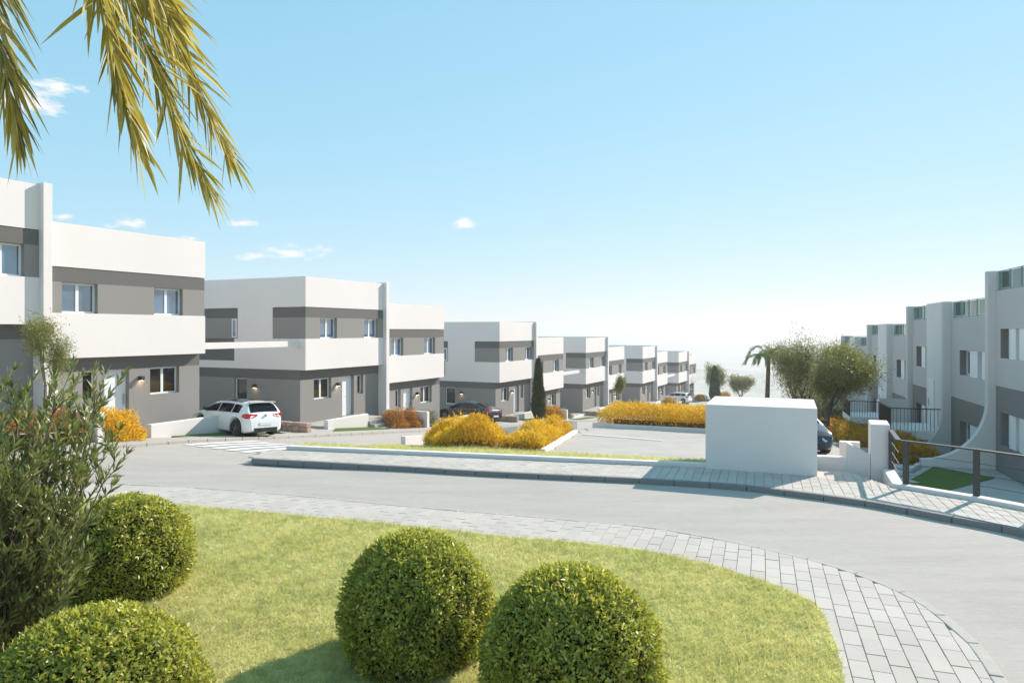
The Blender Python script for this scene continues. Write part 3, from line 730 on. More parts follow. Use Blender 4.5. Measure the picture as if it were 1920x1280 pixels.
def right_unit(x0, x1, base, top_fin, label, win, entry=None, fin_at=None):
    """one dwelling; x0..x1 along the row; entry=(e0,e1) entry block span"""
    h = thing('terrace_house', label, 'house', (RA.x, RA.y, base), RRZ, 'curved fin houses on the right')
    H1, HWt, Dp = 2.8, 6.0, 8.0
    holes = [(win[0], win[1], 0.87, 1.95), (win[0], win[1], 3.74, 4.72)]
    for nm, mat, za, zb, (a, b, c, d) in (('lower_wall', 'lowgrey', -2.2, H1, holes[0]), ('upper_wall', 'midgrey', H1, HWt, holes[1])):
        w = MB(); t = 0.32
        w.box(x0, a, -t, 0, za, zb).box(b, x1, -t, 0, za, zb).box(a, b, -t, 0, za, c).box(a, b, -t, 0, d, zb)
        w.box(x0, x1, -Dp, -t, za, zb if nm == 'lower_wall' else zb-0.3); w.build(nm, mat, h)
    shutter_window(h, win[0], win[1], 0.87, 1.95); shutter_window(h, win[0], win[1], 3.74, 4.72)
    glass_rail(h, x0+0.05, x1-0.05, -0.08, HWt+0.02)
    if fin_at is not None:
        bevel(fin_mesh(fin_at[0], fin_at[1], fin_profile(top_fin)).build('curved_fin', 'fin', h), 0.01, 1)
        MB().box(fin_at[0], fin_at[1], -Dp, -0.051, -2.2, top_fin).build('party_wall', 'fin', h)
    if entry:
        e0, e1 = entry
        MB().box(e0+0.26, e1, -Dp, 0.26, -2.2, top_fin).build('entry_block', 'pale', h)
        bevel(fin_mesh(e0, e0+0.26, fin_profile(top_fin, 2.05, 0.30, 0.3, 1.9)).build('curved_fin', 'fin', h), 0.01, 1)
        d = MB().box(e0+1.5, e0+2.4, 0.262, 0.30, 1.30, 3.35).build('door', 'door', h); MB().box(e0+2.28, e0+2.31, 0.302, 0.34, 2.2, 2.5).build('handle', 'steel', d)
        # raised landing with railings
        pl = MB().box(e0+0.28, e1+0.3, 0.262, 2.2, 0.92, 1.28).build('landing', 'pale', h)
        MB().box(e0+0.28, e1+0.25, 0.27, 2.0, -2.0, 0.92).build('landing_base', 'lowgrey', h)
        r = MB().box(e0+0.30, e1+0.3, 2.14, 2.18, 2.18, 2.22).build('railing', 'black', h)
        x = e0+0.34
        while x < e1+0.26:
            MB().box(x-0.009, x+0.009, 2.15, 2.17, 1.28, 2.18).build('baluster', 'black', r); x += 0.13
        MB().box(e0+0.3, e0+0.34, 0.3, 2.14, 2.18, 2.22).build('side_rail', 'black', r)
        for y in np.arange(0.4, 2.1, 0.14): MB().box(e0+0.311, e0+0.329, y-0.009, y+0.009, 1.28, 2.18).build('baluster', 'black', r)
        MB().box(e1+0.26, e1+0.30, 0.9, 2.13, 1.29, 2.35).build('screen_panel', 'midgrey', h)
    return h
F0 = 0.3
right_unit(-3.4, -F0, -1.07, 6.68, 'tall grey house at the right edge with glass roof rail, nearest of the right row', (-2.9, -0.75), None, (-F0, 0))
right_unit(0.0, 5.1, -1.9, 6.68, 'second grey house of the right row between two curved fins', (0.35, 3.9), (5.1, 8.0), None)
right_unit(8.0, 12.0, -1.9, 6.70, 'third grey house of the right row, just beyond the black landing railing', (8.5, 11.2), None, (12.0, 12.3))
right_unit(12.3, 17.0, -2.73, 6.70, 'fourth grey house of the right row, beside the smaller far landing', (12.9, 15.9), (17.0, 20.0), None)
right_unit(20.0, 24.0, -2.73, 6.70, 'fifth grey house of the right row, next to the olive tree crown', (20.5, 23.2), None, (24.0, 24.3))
right_unit(24.3, 29.0, -3.56, 6.70, 'farthest grey house of the right row, mostly hidden behind the olive tree', (24.9, 27.9), (29.0, 32.0), None)
right_unit(32.0, 37.0, -3.56, 6.70, 'grey house end behind the olive tree at the far right row', (32.5, 35.9), None, (37.0, 37.3))
# garden ground on the right, stepping down with the houses
def garden_z(x, y):
    q = (x-RA.x)*RD.x+(y-RA.y)*RD.y; o = (x-RA.x)*RM.x+(y-RA.y)*RM.y
    low = np.interp(q, [-40, 0, 12, 24, 60], [-1.62, -1.62, -2.35, -3.2, -6.5])
    edge = np.interp(o, [2.0, 4.6], [0, 1]); hi = G(x, y)-0.12
    back = np.where(y > 18.5, sstep(edge), 0)
    return low*(1-back)+np.maximum(hi, low)*back
def keep_garden(x, y):
    s, v = sv_of(x, y); return (x > np.interp(y, *XMAX)-0.25) & (y > 4) & (y < 75) & (x < np.interp(y, *XMAX)+40)
tag(sheet_grid('garden_bed', 'soil', np.arange(8, 70, 0.5), np.arange(4, 75, 0.5), garden_z, keep_garden), kind='structure')
# terrace of the nearest house with a triangle of turf
def rq(q, o): p = RA+RD*q+RM*o; return (p.x, p.y)
tag(MB().prism([rq(-9, 0.02), rq(-0.305, 0.02), rq(-0.305, 2.1), rq(-3.6, 3.6), rq(-9, 4.2)], -2.4, -1.12).build('house_terrace', 'concrete'), kind='structure')
tag(MB().prism([rq(-0.5, 1.9), rq(-2.0, 0.55), rq(-4.6, 2.55), rq(-4.3, 3.55), rq(-3.6, 3.35)], -1.5, -1.085).build('turf_patch', 'turf'), kind='structure')
tk = MB(); kp = [rq(-0.305, 2.25), rq(-3.6, 3.75), rq(-9, 4.35)]
wall_run('terrace_kerb', kp, 0.14, -2.4, -1.03, 'fin', 'pale kerb round the turf triangle behind the dark railing', 'kerb', None, -1)
tag(MB().prism([(9.2, 17.4), (8.6, 15.95), (9.65, 14.75), (10.9, 12.1), (10.98, 4.2), rq(-18, 4.3), rq(-9, 4.36), rq(-3.6, 3.77), rq(-0.3, 2.28), (11.9, 25.3), (10.7, 21.0)], -2.6, -1.6).build('lower_path', 'concrete'), kind='structure')
wall_run('garden_edging', [(10.75, 20.6), (11.95, 25.3), rq(-0.1, 2.5)], 0.18, -2.4, -1.15, 'pale', 'pale edging wall between the amber hedge and the lower path', 'wall', None, 1)

# ------------------------------------------------------------------ white block, pillar, stair walls and railing
bv = [(4.89, 17.97), (7.29, 16.98), (8.17, 19.25), (5.77, 20.24)]
tag(bevel(MB().prism(bv, -0.4, 1.73).build('utility_block', 'white'), 0.015, 2), 'large plain white rendered block standing on the sidewalk', 'block')
def quadwall(name, a, b, th, z0, z1, label, mat='white', side=1, cat='wall', group=None): return wall_run(name, [a, b], th, z0, z1, mat, label, cat, group, side)
quadwall('low_wall', (7.5, 18.05), (8.36, 17.78), 0.25, -1.6, 0.42, 'short low white wall between the block and the stair wall')
st = thing('stair_wall', 'stepped white stair wall with tall pillar end at the head of the railing', 'wall')
dpx = Vector((0.40, 0.9165, 0))
def ob(a, w, d, z0, z1, nm):
    a = Vector((*a, 0)); ex = Vector((0.955, -0.297, 0)); p = [a, a+ex*w, a+ex*w+dpx*d, a+dpx*d]
    bevel(MB().prism([(q.x, q.y) for q in p], z0, z1).build(nm, 'white', st), 0.012, 1)
ob((8.89, 17.63), 0.44, 1.0, -1.6, 1.27, 'pillar')
pts = [(8.36, 17.80), (8.89, 17.635)]
sw = MB(); a = Vector((8.36, 17.80, 0)); ex = Vector((0.955, -0.297, 0)); wd = 0.53
prof = [(0, -1.6), (wd, -1.6), (wd, 0.50), (0, 0.80)]
sw.add([a+ex*u+Vector((0, 0, z)) for u, z in prof]+[a+dpx*0.3+ex*u+Vector((0, 0, z)) for u, z in prof], [(0, 1, 2, 3), (7, 6, 5, 4), (0, 4, 5, 1), (1, 5, 6, 2), (2, 6, 7, 3), (3, 7, 4, 0)])
sw.build('slope_wall', 'white', st)
ob((8.75, 19.0), 0.5, 0.3, -1.6, 0.62, 'rear_wall')
FENCE = [(9.30, 17.45), (8.62, 15.86), (9.55, 14.62), (10.2, 13.5), (10.65, 12.05), (10.9, 8.5), (10.85, 5.5)]
wall_run('railing_plinth', [(9.12, 17.50), (8.45, 15.80), (9.46, 14.48), (10.10, 13.38), (10.55, 12.0), (10.78, 8.5), (10.72, 5.5)], 0.26, -2.4, 0.20, 'white', 'white plinth wall carrying the dark metal railing', 'wall', None, 1)
rl = thing('railing', 'dark grey metal railing with thin wires on the white plinth', 'railing')
def bar(a, b, w, h): 
    a = Vector(a); b = Vector(b); d = b-a; L_ = math.hypot(d.x, d.y); ang = math.atan2(d.y, d.x); m = MB()
    nx, ny = -math.sin(ang)*w/2, math.cos(ang)*w/2
    vs = []
    for p in (a, b):
        for sx in (-1, 1):
            for dz in (0, h): vs.append((p.x+nx*sx, p.y+ny*sx, p.z+dz))
    return m.add(vs, [(0, 1, 3, 2), (4, 6, 7, 5), (0, 4, 5, 1), (2, 3, 7, 6), (1, 5, 7, 3), (0, 2, 6, 4)])
for i in range(len(FENCE)-1):
    a, b = FENCE[i], FENCE[i+1]
    bar((*a, 1.13), (*b, 1.13), 0.10, 0.035).build('handrail', 'metal', rl)
    for z in (0.42, 0.64, 0.87): MB().tube([(*a, z), (*b, z)], 0.006, 5).build('wire', 'metal', rl)
for i, (x, y) in enumerate([FENCE[0], (8.72, 15.74), FENCE[2], (10.18, 13.52), (10.62, 12.1), (10.88, 8.5)]):
    if i == 0: MB().box(-0.06, 0.06, -0.05, 0.05, 0.20, 1.128, Matrix.Translation((x, y-0.02, 0)) @ Matrix.Rotation(-0.6, 4, 'Z')).build('post', 'metal', rl)
    else: MB().box(-0.055, 0.055, -0.035, 0.035, 0.20, 1.128, Matrix.Translation((x, y, 0)) @ Matrix.Rotation(-0.9, 4, 'Z')).build('post', 'metal', rl)

# planter walls round the yellow hedges
wall_run('planter_wall', [(-4.35, 27.8), SV(31.5, 9.0)[:2]], 0.22, -3, lambda x, y: Gf(x, y)+0.36, 'white', 'white planter wall along the street behind the yellow hedge', 'wall', None, -1)
wall_run('planter_wall', [(1.0, 21.32), (2.62, 28.5)], 0.16, -2, lambda x, y: Gf(x, y)+0.14, 'white', 'white kerb wall between yellow hedge and parking floor', 'wall', None, 1)
wall_run('planter_wall', [SV(31.5, 9.0)[:2], (2.62, 28.5)], 0.22, -3, lambda x, y: Gf(x, y)+0.5, 'white', 'white planter wall closing the far end of the yellow hedge', 'wall', None, -1)
wall_run('planter_wall', [(3.6, 31.85), (8.3, 30.05), (13.2, 29.0)], 0.2, -2, lambda x, y: Gf(x, y)+0.24, 'white', 'low white planter wall in front of the long yellow hedge', 'wall', None, 1)
wall_run('planter_wall', [(3.6, 31.85), (6.2, 38.0)], 0.2, -4, lambda x, y: Gf(x, y)+0.24, 'white', 'white planter wall at the left end of the long yellow hedge', 'wall', None, -1)

# ------------------------------------------------------------------ cars
def loft_car(name, label, paint, loc, heading, kind='hatch', slope=0.0, group=None):
    """x forward, y left; heading = world angle of the nose"""
    car = thing(name, label, 'car', loc, heading, group); car.rotation_euler = (slope, 0, heading)
    if kind == 'hatch':
        Lh = 2.02; TX = [-2.02, -2.0, -1.97, -1.90, -1.72, -1.60, -1.2, -0.5, 0.1, 0.5, 1.08, 1.35, 1.7, 1.92, 2.02]; TZ = [0.42, 0.62, 0.87, 0.98, 1.22, 1.345, 1.39, 1.41, 1.39, 1.31, 0.97, 0.90, 0.82, 0.68, 0.45]
        rear = (-1.89, -1.63); wsh = (0.42, 1.02); side = (-1.42, 0.86); pill = (-0.92, 0.02); wz = 0.345; wb = (1.24, -1.28); belt = (0.94, 0.88)
    elif kind == 'suv':
        Lh = 2.1; TX = [-2.1, -2.08, -2.04, -1.98, -1.85, -1.70, -1.2, -0.4, 0.2, 0.55, 1.1, 1.4, 1.8, 2.0, 2.1]; TZ = [0.45, 0.65, 0.95, 1.10, 1.38, 1.55, 1.61, 1.62, 1.60, 1.50, 1.12, 1.05, 0.96, 0.80, 0.5]
        rear = (-1.97, -1.74); wsh = (0.48, 1.05); side = (-1.6, 0.9); pill = (-0.95, 0.05); wz = 0.35; wb = (1.28, -1.32); belt = (1.08, 1.0)
    else:
        Lh = 2.4; TX = [-2.4, -2.38, -2.34, -2.25, -1.95, -1.6, -1.0, -0.4, 0.1, 0.4, 1.25, 1.6, 2.05, 2.3, 2.4]; TZ = [0.45, 0.70, 0.95, 1.03, 1.10, 1.20, 1.38, 1.445, 1.43, 1.37, 0.96, 0.88, 0.76, 0.64, 0.42]
        rear = (-1.92, -1.05); wsh = (0.42, 1.18); side = (-1.45, 0.95); pill = (-0.75, 0.12); wz = 0.34; wb = (1.45, -1.45); belt = (0.98, 0.88)
    hw = 0.88 if kind != 'sedan' else 0.94
    T = lambda x: float(np.interp(x, TX, TZ))
    Wd = lambda x: hw*float(np.interp(abs(x)/Lh, [0, 0.5, 0.75, 0.88, 0.96, 1.0], [1.0, 1.0, 0.985, 0.94, 0.84, 0.70]))
    B = lambda x: min(float(np.interp(x, [-Lh, Lh*0.5, Lh], [belt[0], belt[1], 0.7])), T(x)-0.04)
    ra = wz+0.055
    def zs(x):
        z = 0.20+0.10*max(0, abs(x)/Lh-0.85)/0.15
        for w in wb:
            if abs(x-w) < ra: z = max(z, wz+math.sqrt(max(ra*ra-(x-w)**2, 0)))
        return z
    def sec(x):
        w, t, b, z0 = Wd(x), T(x), B(x), zs(x)
        k = min(1, max(0, (t-b)/0.45)); wr = w*(0.94-0.25*k)
        z0 = min(z0, b-0.05)
        return [(0, z0), (w*0.90, z0), (w*0.985, min(z0+0.06, b-0.03)), (w, min(max(0.52, z0+0.08), b-0.025)), (w*0.99, b-0.02-0.06*k), (w*0.955, b), (wr+0.015, t-0.035-0.05*k), (wr*0.90, t-0.012-0.02*k), (wr*0.5, t), (0, t+0.008)]
    xs = sorted(set([round(v, 3) for v in list(np.linspace(-Lh, Lh, 61))+TX+[w+ra*c for w in wb for c in (-0.999, -0.97, -0.85, -0.6, -0.3, 0, 0.3, 0.6, 0.85, 0.97, 0.999)]]))
    vs, fs, np_ = [], [], 10
    for x in xs:
        s_ = sec(x); vs += [(x, y, z) for y, z in s_]+[(x, -y, z) for y, z in s_[1:-1][::-1]]
    m = np_*2-2
    for i in range(len(xs)-1):
        for k in range(m): fs.append((i*m+k, i*m+(k+1) % m, (i+1)*m+(k+1) % m, (i+1)*m+k))
    fs += [tuple(range(m))[::-1], tuple(range((len(xs)-1)*m, len(xs)*m))]
    body = MB().add(vs, fs).build('body', paint, car, True)
    body.data.set_sharp_from_angle(angle=R(42))
    # glass: strips laid 6 mm outside the body shell
    def pt_side(x, f, sg):
        s_ = sec(x); (y0, z0), (y1, z1) = s_[5], s_[6]; y = y0+(y1-y0)*f; z = z0+(z1-z0)*f; return (x, sg*(y+0.008), z+0.003)
    def side_glass(x0, x1, sg, nm):
        n = 10; v, f = [], []
        for i in range(n+1):
            x = x0+(x1-x0)*i/n; h = T(x)-B(x)
            top = 0.90; v += [pt_side(x, 0.10, sg), pt_side(x, top if h > 0.12 else 0.12, sg)]
        f = [(2*i, 2*i+2, 2*i+3, 2*i+1) for i in range(n)]
        MB().add(v, f).build(nm, 'carglass', car)
    for sg in (1, -1):
        side_glass(side[0], pill[0]-0.03, sg, 'side_window'); side_glass(pill[0]+0.03, pill[1]-0.03, sg, 'side_window'); side_glass(pill[1]+0.03, side[1], sg, 'side_window')
    def top_glass(xa, xb, nm, fr=0.86):
        n = 8; v, f = [], []
        for i in range(n+1):
            x = xa+(xb-xa)*i/n; s_ = sec(x); nx = T(x+0.01)-T(x-0.01)
            ny = [(-s_[7][0]*fr/0.86*0.97, s_[7][1]), (-s_[8][0], s_[8][1]), (0, s_[9][1]), (s_[8][0], s_[8][1]), (s_[7][0]*fr/0.86*0.97, s_[7][1])]
            ln = math.hypot(nx, 0.02)
            v += [(x-nx/ln*0.008, y, z+0.02/ln*0.008) for y, z in ny]
        f = [(5*i+k, 5*(i+1)+k, 5*(i+1)+k+1, 5*i+k+1) for i in range(n) for k in range(4)]
        MB().add(v, f).build(nm, 'carglass', car)
    top_glass(rear[0], rear[1], 'rear_window'); top_glass(wsh[0], wsh[1], 'windscreen')
    if kind == 'hatch':
        top_glass(-1.25, 0.2, 'roof_panel', 0.95)
        MB().box(-1.78, -1.53, -0.56, 0.56, 1.352, 1.378).build('spoiler', paint, car)
    # lights
    zt = belt[0]-0.06
    for sg in (1, -1):
        v = []
        for (x, f0) in ((-Lh+0.34, 0), (-Lh+0.2, 0), (-Lh+0.1, 0), (-Lh+0.045, 0)):
            w = Wd(x)*1.005+0.006; dz = 0.04 if x > -Lh+0.3 else 0.095
            v += [(x, sg*w, zt-dz-0.02), (x, sg*w*0.985, zt+dz-0.02)]
        wx = -Lh+0.022
        v += [(wx+0.012, sg*Wd(-Lh+0.03)*0.80, zt-0.09), (wx+0.05, sg*Wd(-Lh+0.03)*0.80, zt+0.05), (wx+0.008, sg*0.36, zt-0.01), (wx+0.04, sg*0.36, zt+0.045)]
        MB().add(v, [(2*i, 2*i+2, 2*i+3, 2*i+1) for i in range(5)]).build('tail_light', 'tail', car)
        v = []
        for x in (Lh-0.42, Lh-0.25, Lh-0.12, Lh-0.045):
            w = Wd(x)*1.004+0.008; zc = T(x)-0.10; v += [(x, sg*w, zc-0.06), (x, sg*w*0.97, zc+0.03)]
        v += [(Lh+0.006, sg*0.42, 0.56), (Lh-0.03, sg*0.42, 0.64)]
        MB().add(v, [(2*i, 2*i+2, 2*i+3, 2*i+1) for i in range(4)]).build('headlight', 'headl', car)
        MB().box(side[1]-0.16, side[1]-0.02, sg*(hw+0.02)-0.07, sg*(hw+0.02)+0.07, belt[1]+0.06, belt[1]+0.18).build('mirror', 'trim' if kind != 'suv' else paint, car)
        for hx in (pill[1]-0.22, pill[0]-0.18): MB().box(hx-0.09, hx+0.09, sg*hw-0.012, sg*hw+0.018, belt[0]-0.15, belt[0]-0.12).build('door_handle', paint, car)
    MB().box(-Lh-0.014, -Lh+0.02, -0.26, 0.26, 0.50, 0.61).build('number_plate', 'plate', car)
    MB().box(-Lh-0.002, -Lh+0.10, -0.52, 0.52, 0.26, 0.40).build('rear_diffuser', 'trim', car)
    MB().box(Lh-0.09, Lh+0.004, -0.5, 0.5, 0.28, 0.46).build('grille', 'trim', car)
    MB().tube([(-Lh-0.004, 0.0, 0.86), (-Lh+0.06, 0, 0.88)], 0.045, 12).build('badge', 'steel', car)
    # wheels
    for w in wb:
        for sg in (1, -1):
            y = sg*(hw-0.115); n = 28
            prof = [(0.20, -0.10), (wz-0.03, -0.105), (wz, -0.075), (wz, 0.075), (wz-0.03, 0.105), (0.225, 0.10), (0.215, 0.06)]
            v, f = [], []
            for i in range(n):
                a = 2*math.pi*i/n; v += [(w+r*math.cos(a), y+sg*o_, wz+r*math.sin(a)) for r, o_ in prof]
            kk = len(prof)
            for i in range(n):
                for j in range(kk-1): f.append((i*kk+j, ((i+1) % n)*kk+j, ((i+1) % n)*kk+j+1, i*kk+j+1))
            ty = MB().add(v, f).build('wheel', 'tyre', car, True)
            rim = MB()
            for i in range(5):
                a0 = 2*math.pi*i/5+0.3
                for da in (-0.13, 0.13):
                    a = a0+da; c, s_ = math.cos(a), math.sin(a); px, pz_ = -s_*0.02, c*0.02
                    q = [(w+c*0.04-px, wz+s_*0.04-pz_), (w+c*0.225-px, wz+s_*0.225-pz_), (w+c*0.225+px, wz+s_*0.225+pz_), (w+c*0.04+px, wz+s_*0.04+pz_)]
                    rim.add([(x, y+sg*0.08, z) for x, z in q]+[(x, y+sg*0.055, z) for x, z in q], [(0, 1, 2, 3), (7, 6, 5, 4), (0, 4, 5, 1), (1, 5, 6, 2), (2, 6, 7, 3), (3, 7, 4, 0)])
            rim.tube([(w, y+sg*0.03, wz), (w, y+sg*0.09, wz)], 0.055, 12)
            for i in range(24):
                a, a2 = 2*math.pi*i/24, 2*math.pi*(i+1)/24
                rim.add([(w+r*math.cos(t_), y+sg*o_, wz+r*math.sin(t_)) for t_ in (a, a2) for r, o_ in ((0.222, 0.09), (0.20, 0.085))], [(0, 1, 3, 2)])
            rim.build('rim', 'rim', ty)
            MB().tube([(w, y+sg*0.005, wz), (w, y+sg*0.03, wz)], 0.17, 20).build('brake_disc', 'steel' if kind != 'hatch' else 'rim', ty)
            if kind == 'hatch': MB().box(w+0.07, w+0.17, y+sg*0.045-0.012, y+sg*0.045+0.012, wz-0.09, wz+0.09).build('caliper', 'brake', ty)
    # dark wheel housings
    ub = MB()
    ub.box(-Lh+0.25, Lh-0.25, -hw*0.80, hw*0.80, 0.19, 0.62)
    ub.build('underbody', 'trim', car)
    return car
def heading_of(dx, dy): return math.atan2(dy, dx)
c1 = Vector((-11.2, 28.85, 0)); loft_car('parked_car', 'white hatchback parked nose in beneath the white beam', 'carwhite', (c1.x, c1.y, -0.575), heading_of(-0.80, 0.60), 'hatch', 0.045, 'parked cars')
p = SV(43.1, 0.6); loft_car('parked_car', 'dark grey sedan parked in the driveway behind the yellow hedge', 'carblack', (p.x, p.y, -2.75), heading_of(-0.80, 0.60), 'sedan', 0.075, 'parked cars')
p = SV(106.5, 0.6); loft_car('parked_car', 'distant white car at the far end of the street', 'carwhite', (p.x, p.y, Gf(p.x, p.y)+0.09), heading_of(-0.80, 0.60), 'suv', 0.05, 'parked cars')
loft_car('parked_car', 'dark navy car nose showing behind the white block', 'carnavy', (9.72, 24.9, Gf(9.72, 24.9)+0.02), heading_of(-0.08, -1.0), 'hatch', 0.0, 'parked cars')

# ------------------------------------------------------------------ plants
def hedge(name, label, mat, poly, height, n, zf, size=0.10, wid=0.022, core='corey', group=None, cat='hedge', wob=0.34, round_edge=0.5):
    h = thing(name, label, cat, (0, 0, 0), 0, group)
    xs = np.array([p[0] for p in poly]); ys = np.array([p[1] for p in poly])
    P = np.zeros((0, 2))
    while len(P) < n:
        c = np.stack([RNG.uniform(xs.min(), xs.max(), n*2), RNG.uniform(ys.min(), ys.max(), n*2)], 1); P = np.concatenate([P, c[inpoly(c[:, 0], c[:, 1], poly)]])
    P = P[:n]
    ed = np.full(n, 9.0); k = len(poly)
    for i in range(k):
        a = np.array(poly[i]); d = np.array(poly[(i+1) % k])-a; t = np.clip(((P-a)@d)/(d@d), 0, 1); ed = np.minimum(ed, np.linalg.norm(P-(a+t[:, None]*d), axis=1))
    e = np.sqrt(np.clip(ed/round_edge, 0.05, 1))
    lump = 1+wob*(np.sin(P[:, 0]*2.9+P[:, 1]*1.3)*0.5+np.sin(P[:, 0]*1.2-P[:, 1]*2.4+2)*0.5+np.sin(P[:, 0]*6.1+P[:, 1]*4.7)*0.35)
    top = height*lump*(0.35+0.65*e)
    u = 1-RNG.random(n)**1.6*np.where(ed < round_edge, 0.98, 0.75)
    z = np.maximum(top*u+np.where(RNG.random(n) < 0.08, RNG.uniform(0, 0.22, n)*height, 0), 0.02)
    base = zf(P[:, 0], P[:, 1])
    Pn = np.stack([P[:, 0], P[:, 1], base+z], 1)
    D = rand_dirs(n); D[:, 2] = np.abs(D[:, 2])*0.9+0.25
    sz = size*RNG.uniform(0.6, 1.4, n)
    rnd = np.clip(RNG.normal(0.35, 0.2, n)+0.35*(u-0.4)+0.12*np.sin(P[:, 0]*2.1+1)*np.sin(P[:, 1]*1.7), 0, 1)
    leaf_object('foliage', mat, Pn, D, rand_dirs(n), sz, wid*RNG.uniform(0.7, 1.3, n), rnd, h)
    c = np.array(poly).mean(0); inner = [tuple(c+(np.array(p)-c)*0.80) for p in poly]
    MB().prism(inner, lambda x, y: float(zf(np.array(x), np.array(y)))-0.15, lambda x, y: float(zf(np.array(x), np.array(y)))+height*0.30).build('twigs', core, h)
    return h
def bush(name, label, mat, c, r, height, n, size=0.1, wid=0.022, core='corey', group=None, cat='shrub'):
    b = thing(name, label, cat, c, 0, group)
    d = rand_dirs(n); d[:, 2] = np.abs(d[:, 2])
    rr = RNG.random(n)**0.3
    lump = 1+0.16*np.sin(d[:, 0]*5+c[0])*np.sin(d[:, 1]*6+c[1])+0.1*np.sin(d[:, 2]*9)
    P = d*(rr*lump)[:, None]*np.array([r, r, height]); P[:, 2] += 0.03
    D = rand_dirs(n)*0.8+d*0.6; D[:, 2] += 0.35
    rnd = np.clip(RNG.normal(0.45, 0.22, n)+0.25*(rr-0.7), 0, 1)
    leaf_object('foliage', mat, P, D, rand_dirs(n), size*RNG.uniform(0.6, 1.4, n), wid*RNG.uniform(0.7, 1.3, n), rnd, b)
    m = MB()
    for i in range(9):
        a = random.uniform(0, 6.28); m.tube([(0, 0, -0.1), (math.cos(a)*r*0.3, math.sin(a)*r*0.3, height*0.4), (math.cos(a)*r*0.6, math.sin(a)*r*0.6, height*0.8)], [0.02, 0.012, 0.005], 4)
    m.build('twigs', core, b); return b
gh = 'yellow hedges round the parking'
hedge('yellow_hedge', 'bright yellow hedge mound nearest the street, left of the parking floor', 'yellow', [(-2.55, 23.15), (-0.45, 22.1), (-0.25, 23.6), (-1.5, 26.7), (-3.4, 27.1)], 0.74, 15000, G, 0.13, 0.026, group=gh)
hedge('yellow_hedge', 'bright yellow hedge along the left edge of the parking floor', 'yellow', [(-0.5, 22.1), (0.93, 21.5), (2.42, 28.3), (1.45, 28.4), (0.3, 24.2)], 0.60, 12000, G, 0.13, 0.026, group=gh)
hedge('yellow_hedge', 'long golden hedge behind the low planter wall, left of the white block', 'yellow', [(3.8, 32.1), (8.4, 30.35), (10.5, 29.9), (11.2, 33.2), (5.0, 35.6)], 0.95, 18000, lambda x, y: G(x, y)+0.15, 0.14, 0.03, group=gh, wob=0.12)
hedge('yellow_hedge', 'golden hedge farther back behind the long hedge, before the distant white car', 'yellow', [(8.5, 43), (15, 40.5), (17, 46), (10.5, 50)], 1.0, 9000, lambda x, y: G(x, y)+0.35, 0.2, 0.045, group=gh, wob=0.15)
hedge('amber_hedge', 'amber hedge mass between the olive trunk and the curved fins', 'amber', [(11.9, 25.5), (13.2, 27.6), (14.6, 29.6), (17.0, 33), (18.8, 38), (16.4, 39.5), (13.6, 31)], 1.0, 18000, garden_z, 0.13, 0.03, group=gh, wob=0.15)
hedge('amber_hedge', 'dull amber ground hedge in the shade beside the lower path', 'amber', [(12.2, 25.6), rq(-0.05, 2.75), rq(0.2, 1.2), rq(4.9, 1.2), rq(5.3, 2.3), rq(11.8, 2.3), (16.4, 32.5), (13.6, 28.6)], 0.85, 19000, lambda x, y: np.maximum(garden_z(x, y), -1.55), 0.11, 0.028, group=gh, wob=0.15)
# shrubs in the front gardens of each pair
for k in range(6):
    s0 = PAIR_S[k]; sf = s0+HW+0.15; col = 'rust' if k < 2 else 'amber'; cw = 'rust and green' if k < 2 else 'orange'
    nl = 5200 if k < 2 else 2200; sz = 0.11 if k < 2 else 0.18
    for j, (ds, v, r, hh) in enumerate([(-0.85, 2.2, 0.75, 1.0), (-2.1, 2.1, 0.8, 0.95)]+([(-3.4, 2.2, 0.8, 1.0)] if k == 0 else [])):
        p = SV(sf+ds, v); zg = plot_z(p.x, p.y) if k else 0.12
        bush('garden_shrub', cw+' shrub, '+['beside the divider wall', 'second from the divider wall', 'third from the divider wall'][j]+', '+pair_words[k], col, (p.x, p.y, float(zg)-0.05), r, hh, nl, sz, sz*0.24, 'corey', 'garden shrubs')
    p = SV(sf+0.85, 2.35); zg = plot_z(p.x, p.y)
    if k == 0: bush('garden_shrub', 'bright yellow bush right of the divider wall before the large left house', 'yellow', (p.x, p.y, float(zg)-0.05), 0.95, 1.02, 8000, 0.12, 0.03, 'corey', 'garden shrubs')
    else: bush('garden_shrub', 'grey green bush right of the divider wall, '+pair_words[k], 'greyleaf', (p.x, p.y, float(zg)-0.05), 0.75, 0.9, nl//2, sz, sz*0.26, 'corey', 'garden shrubs')

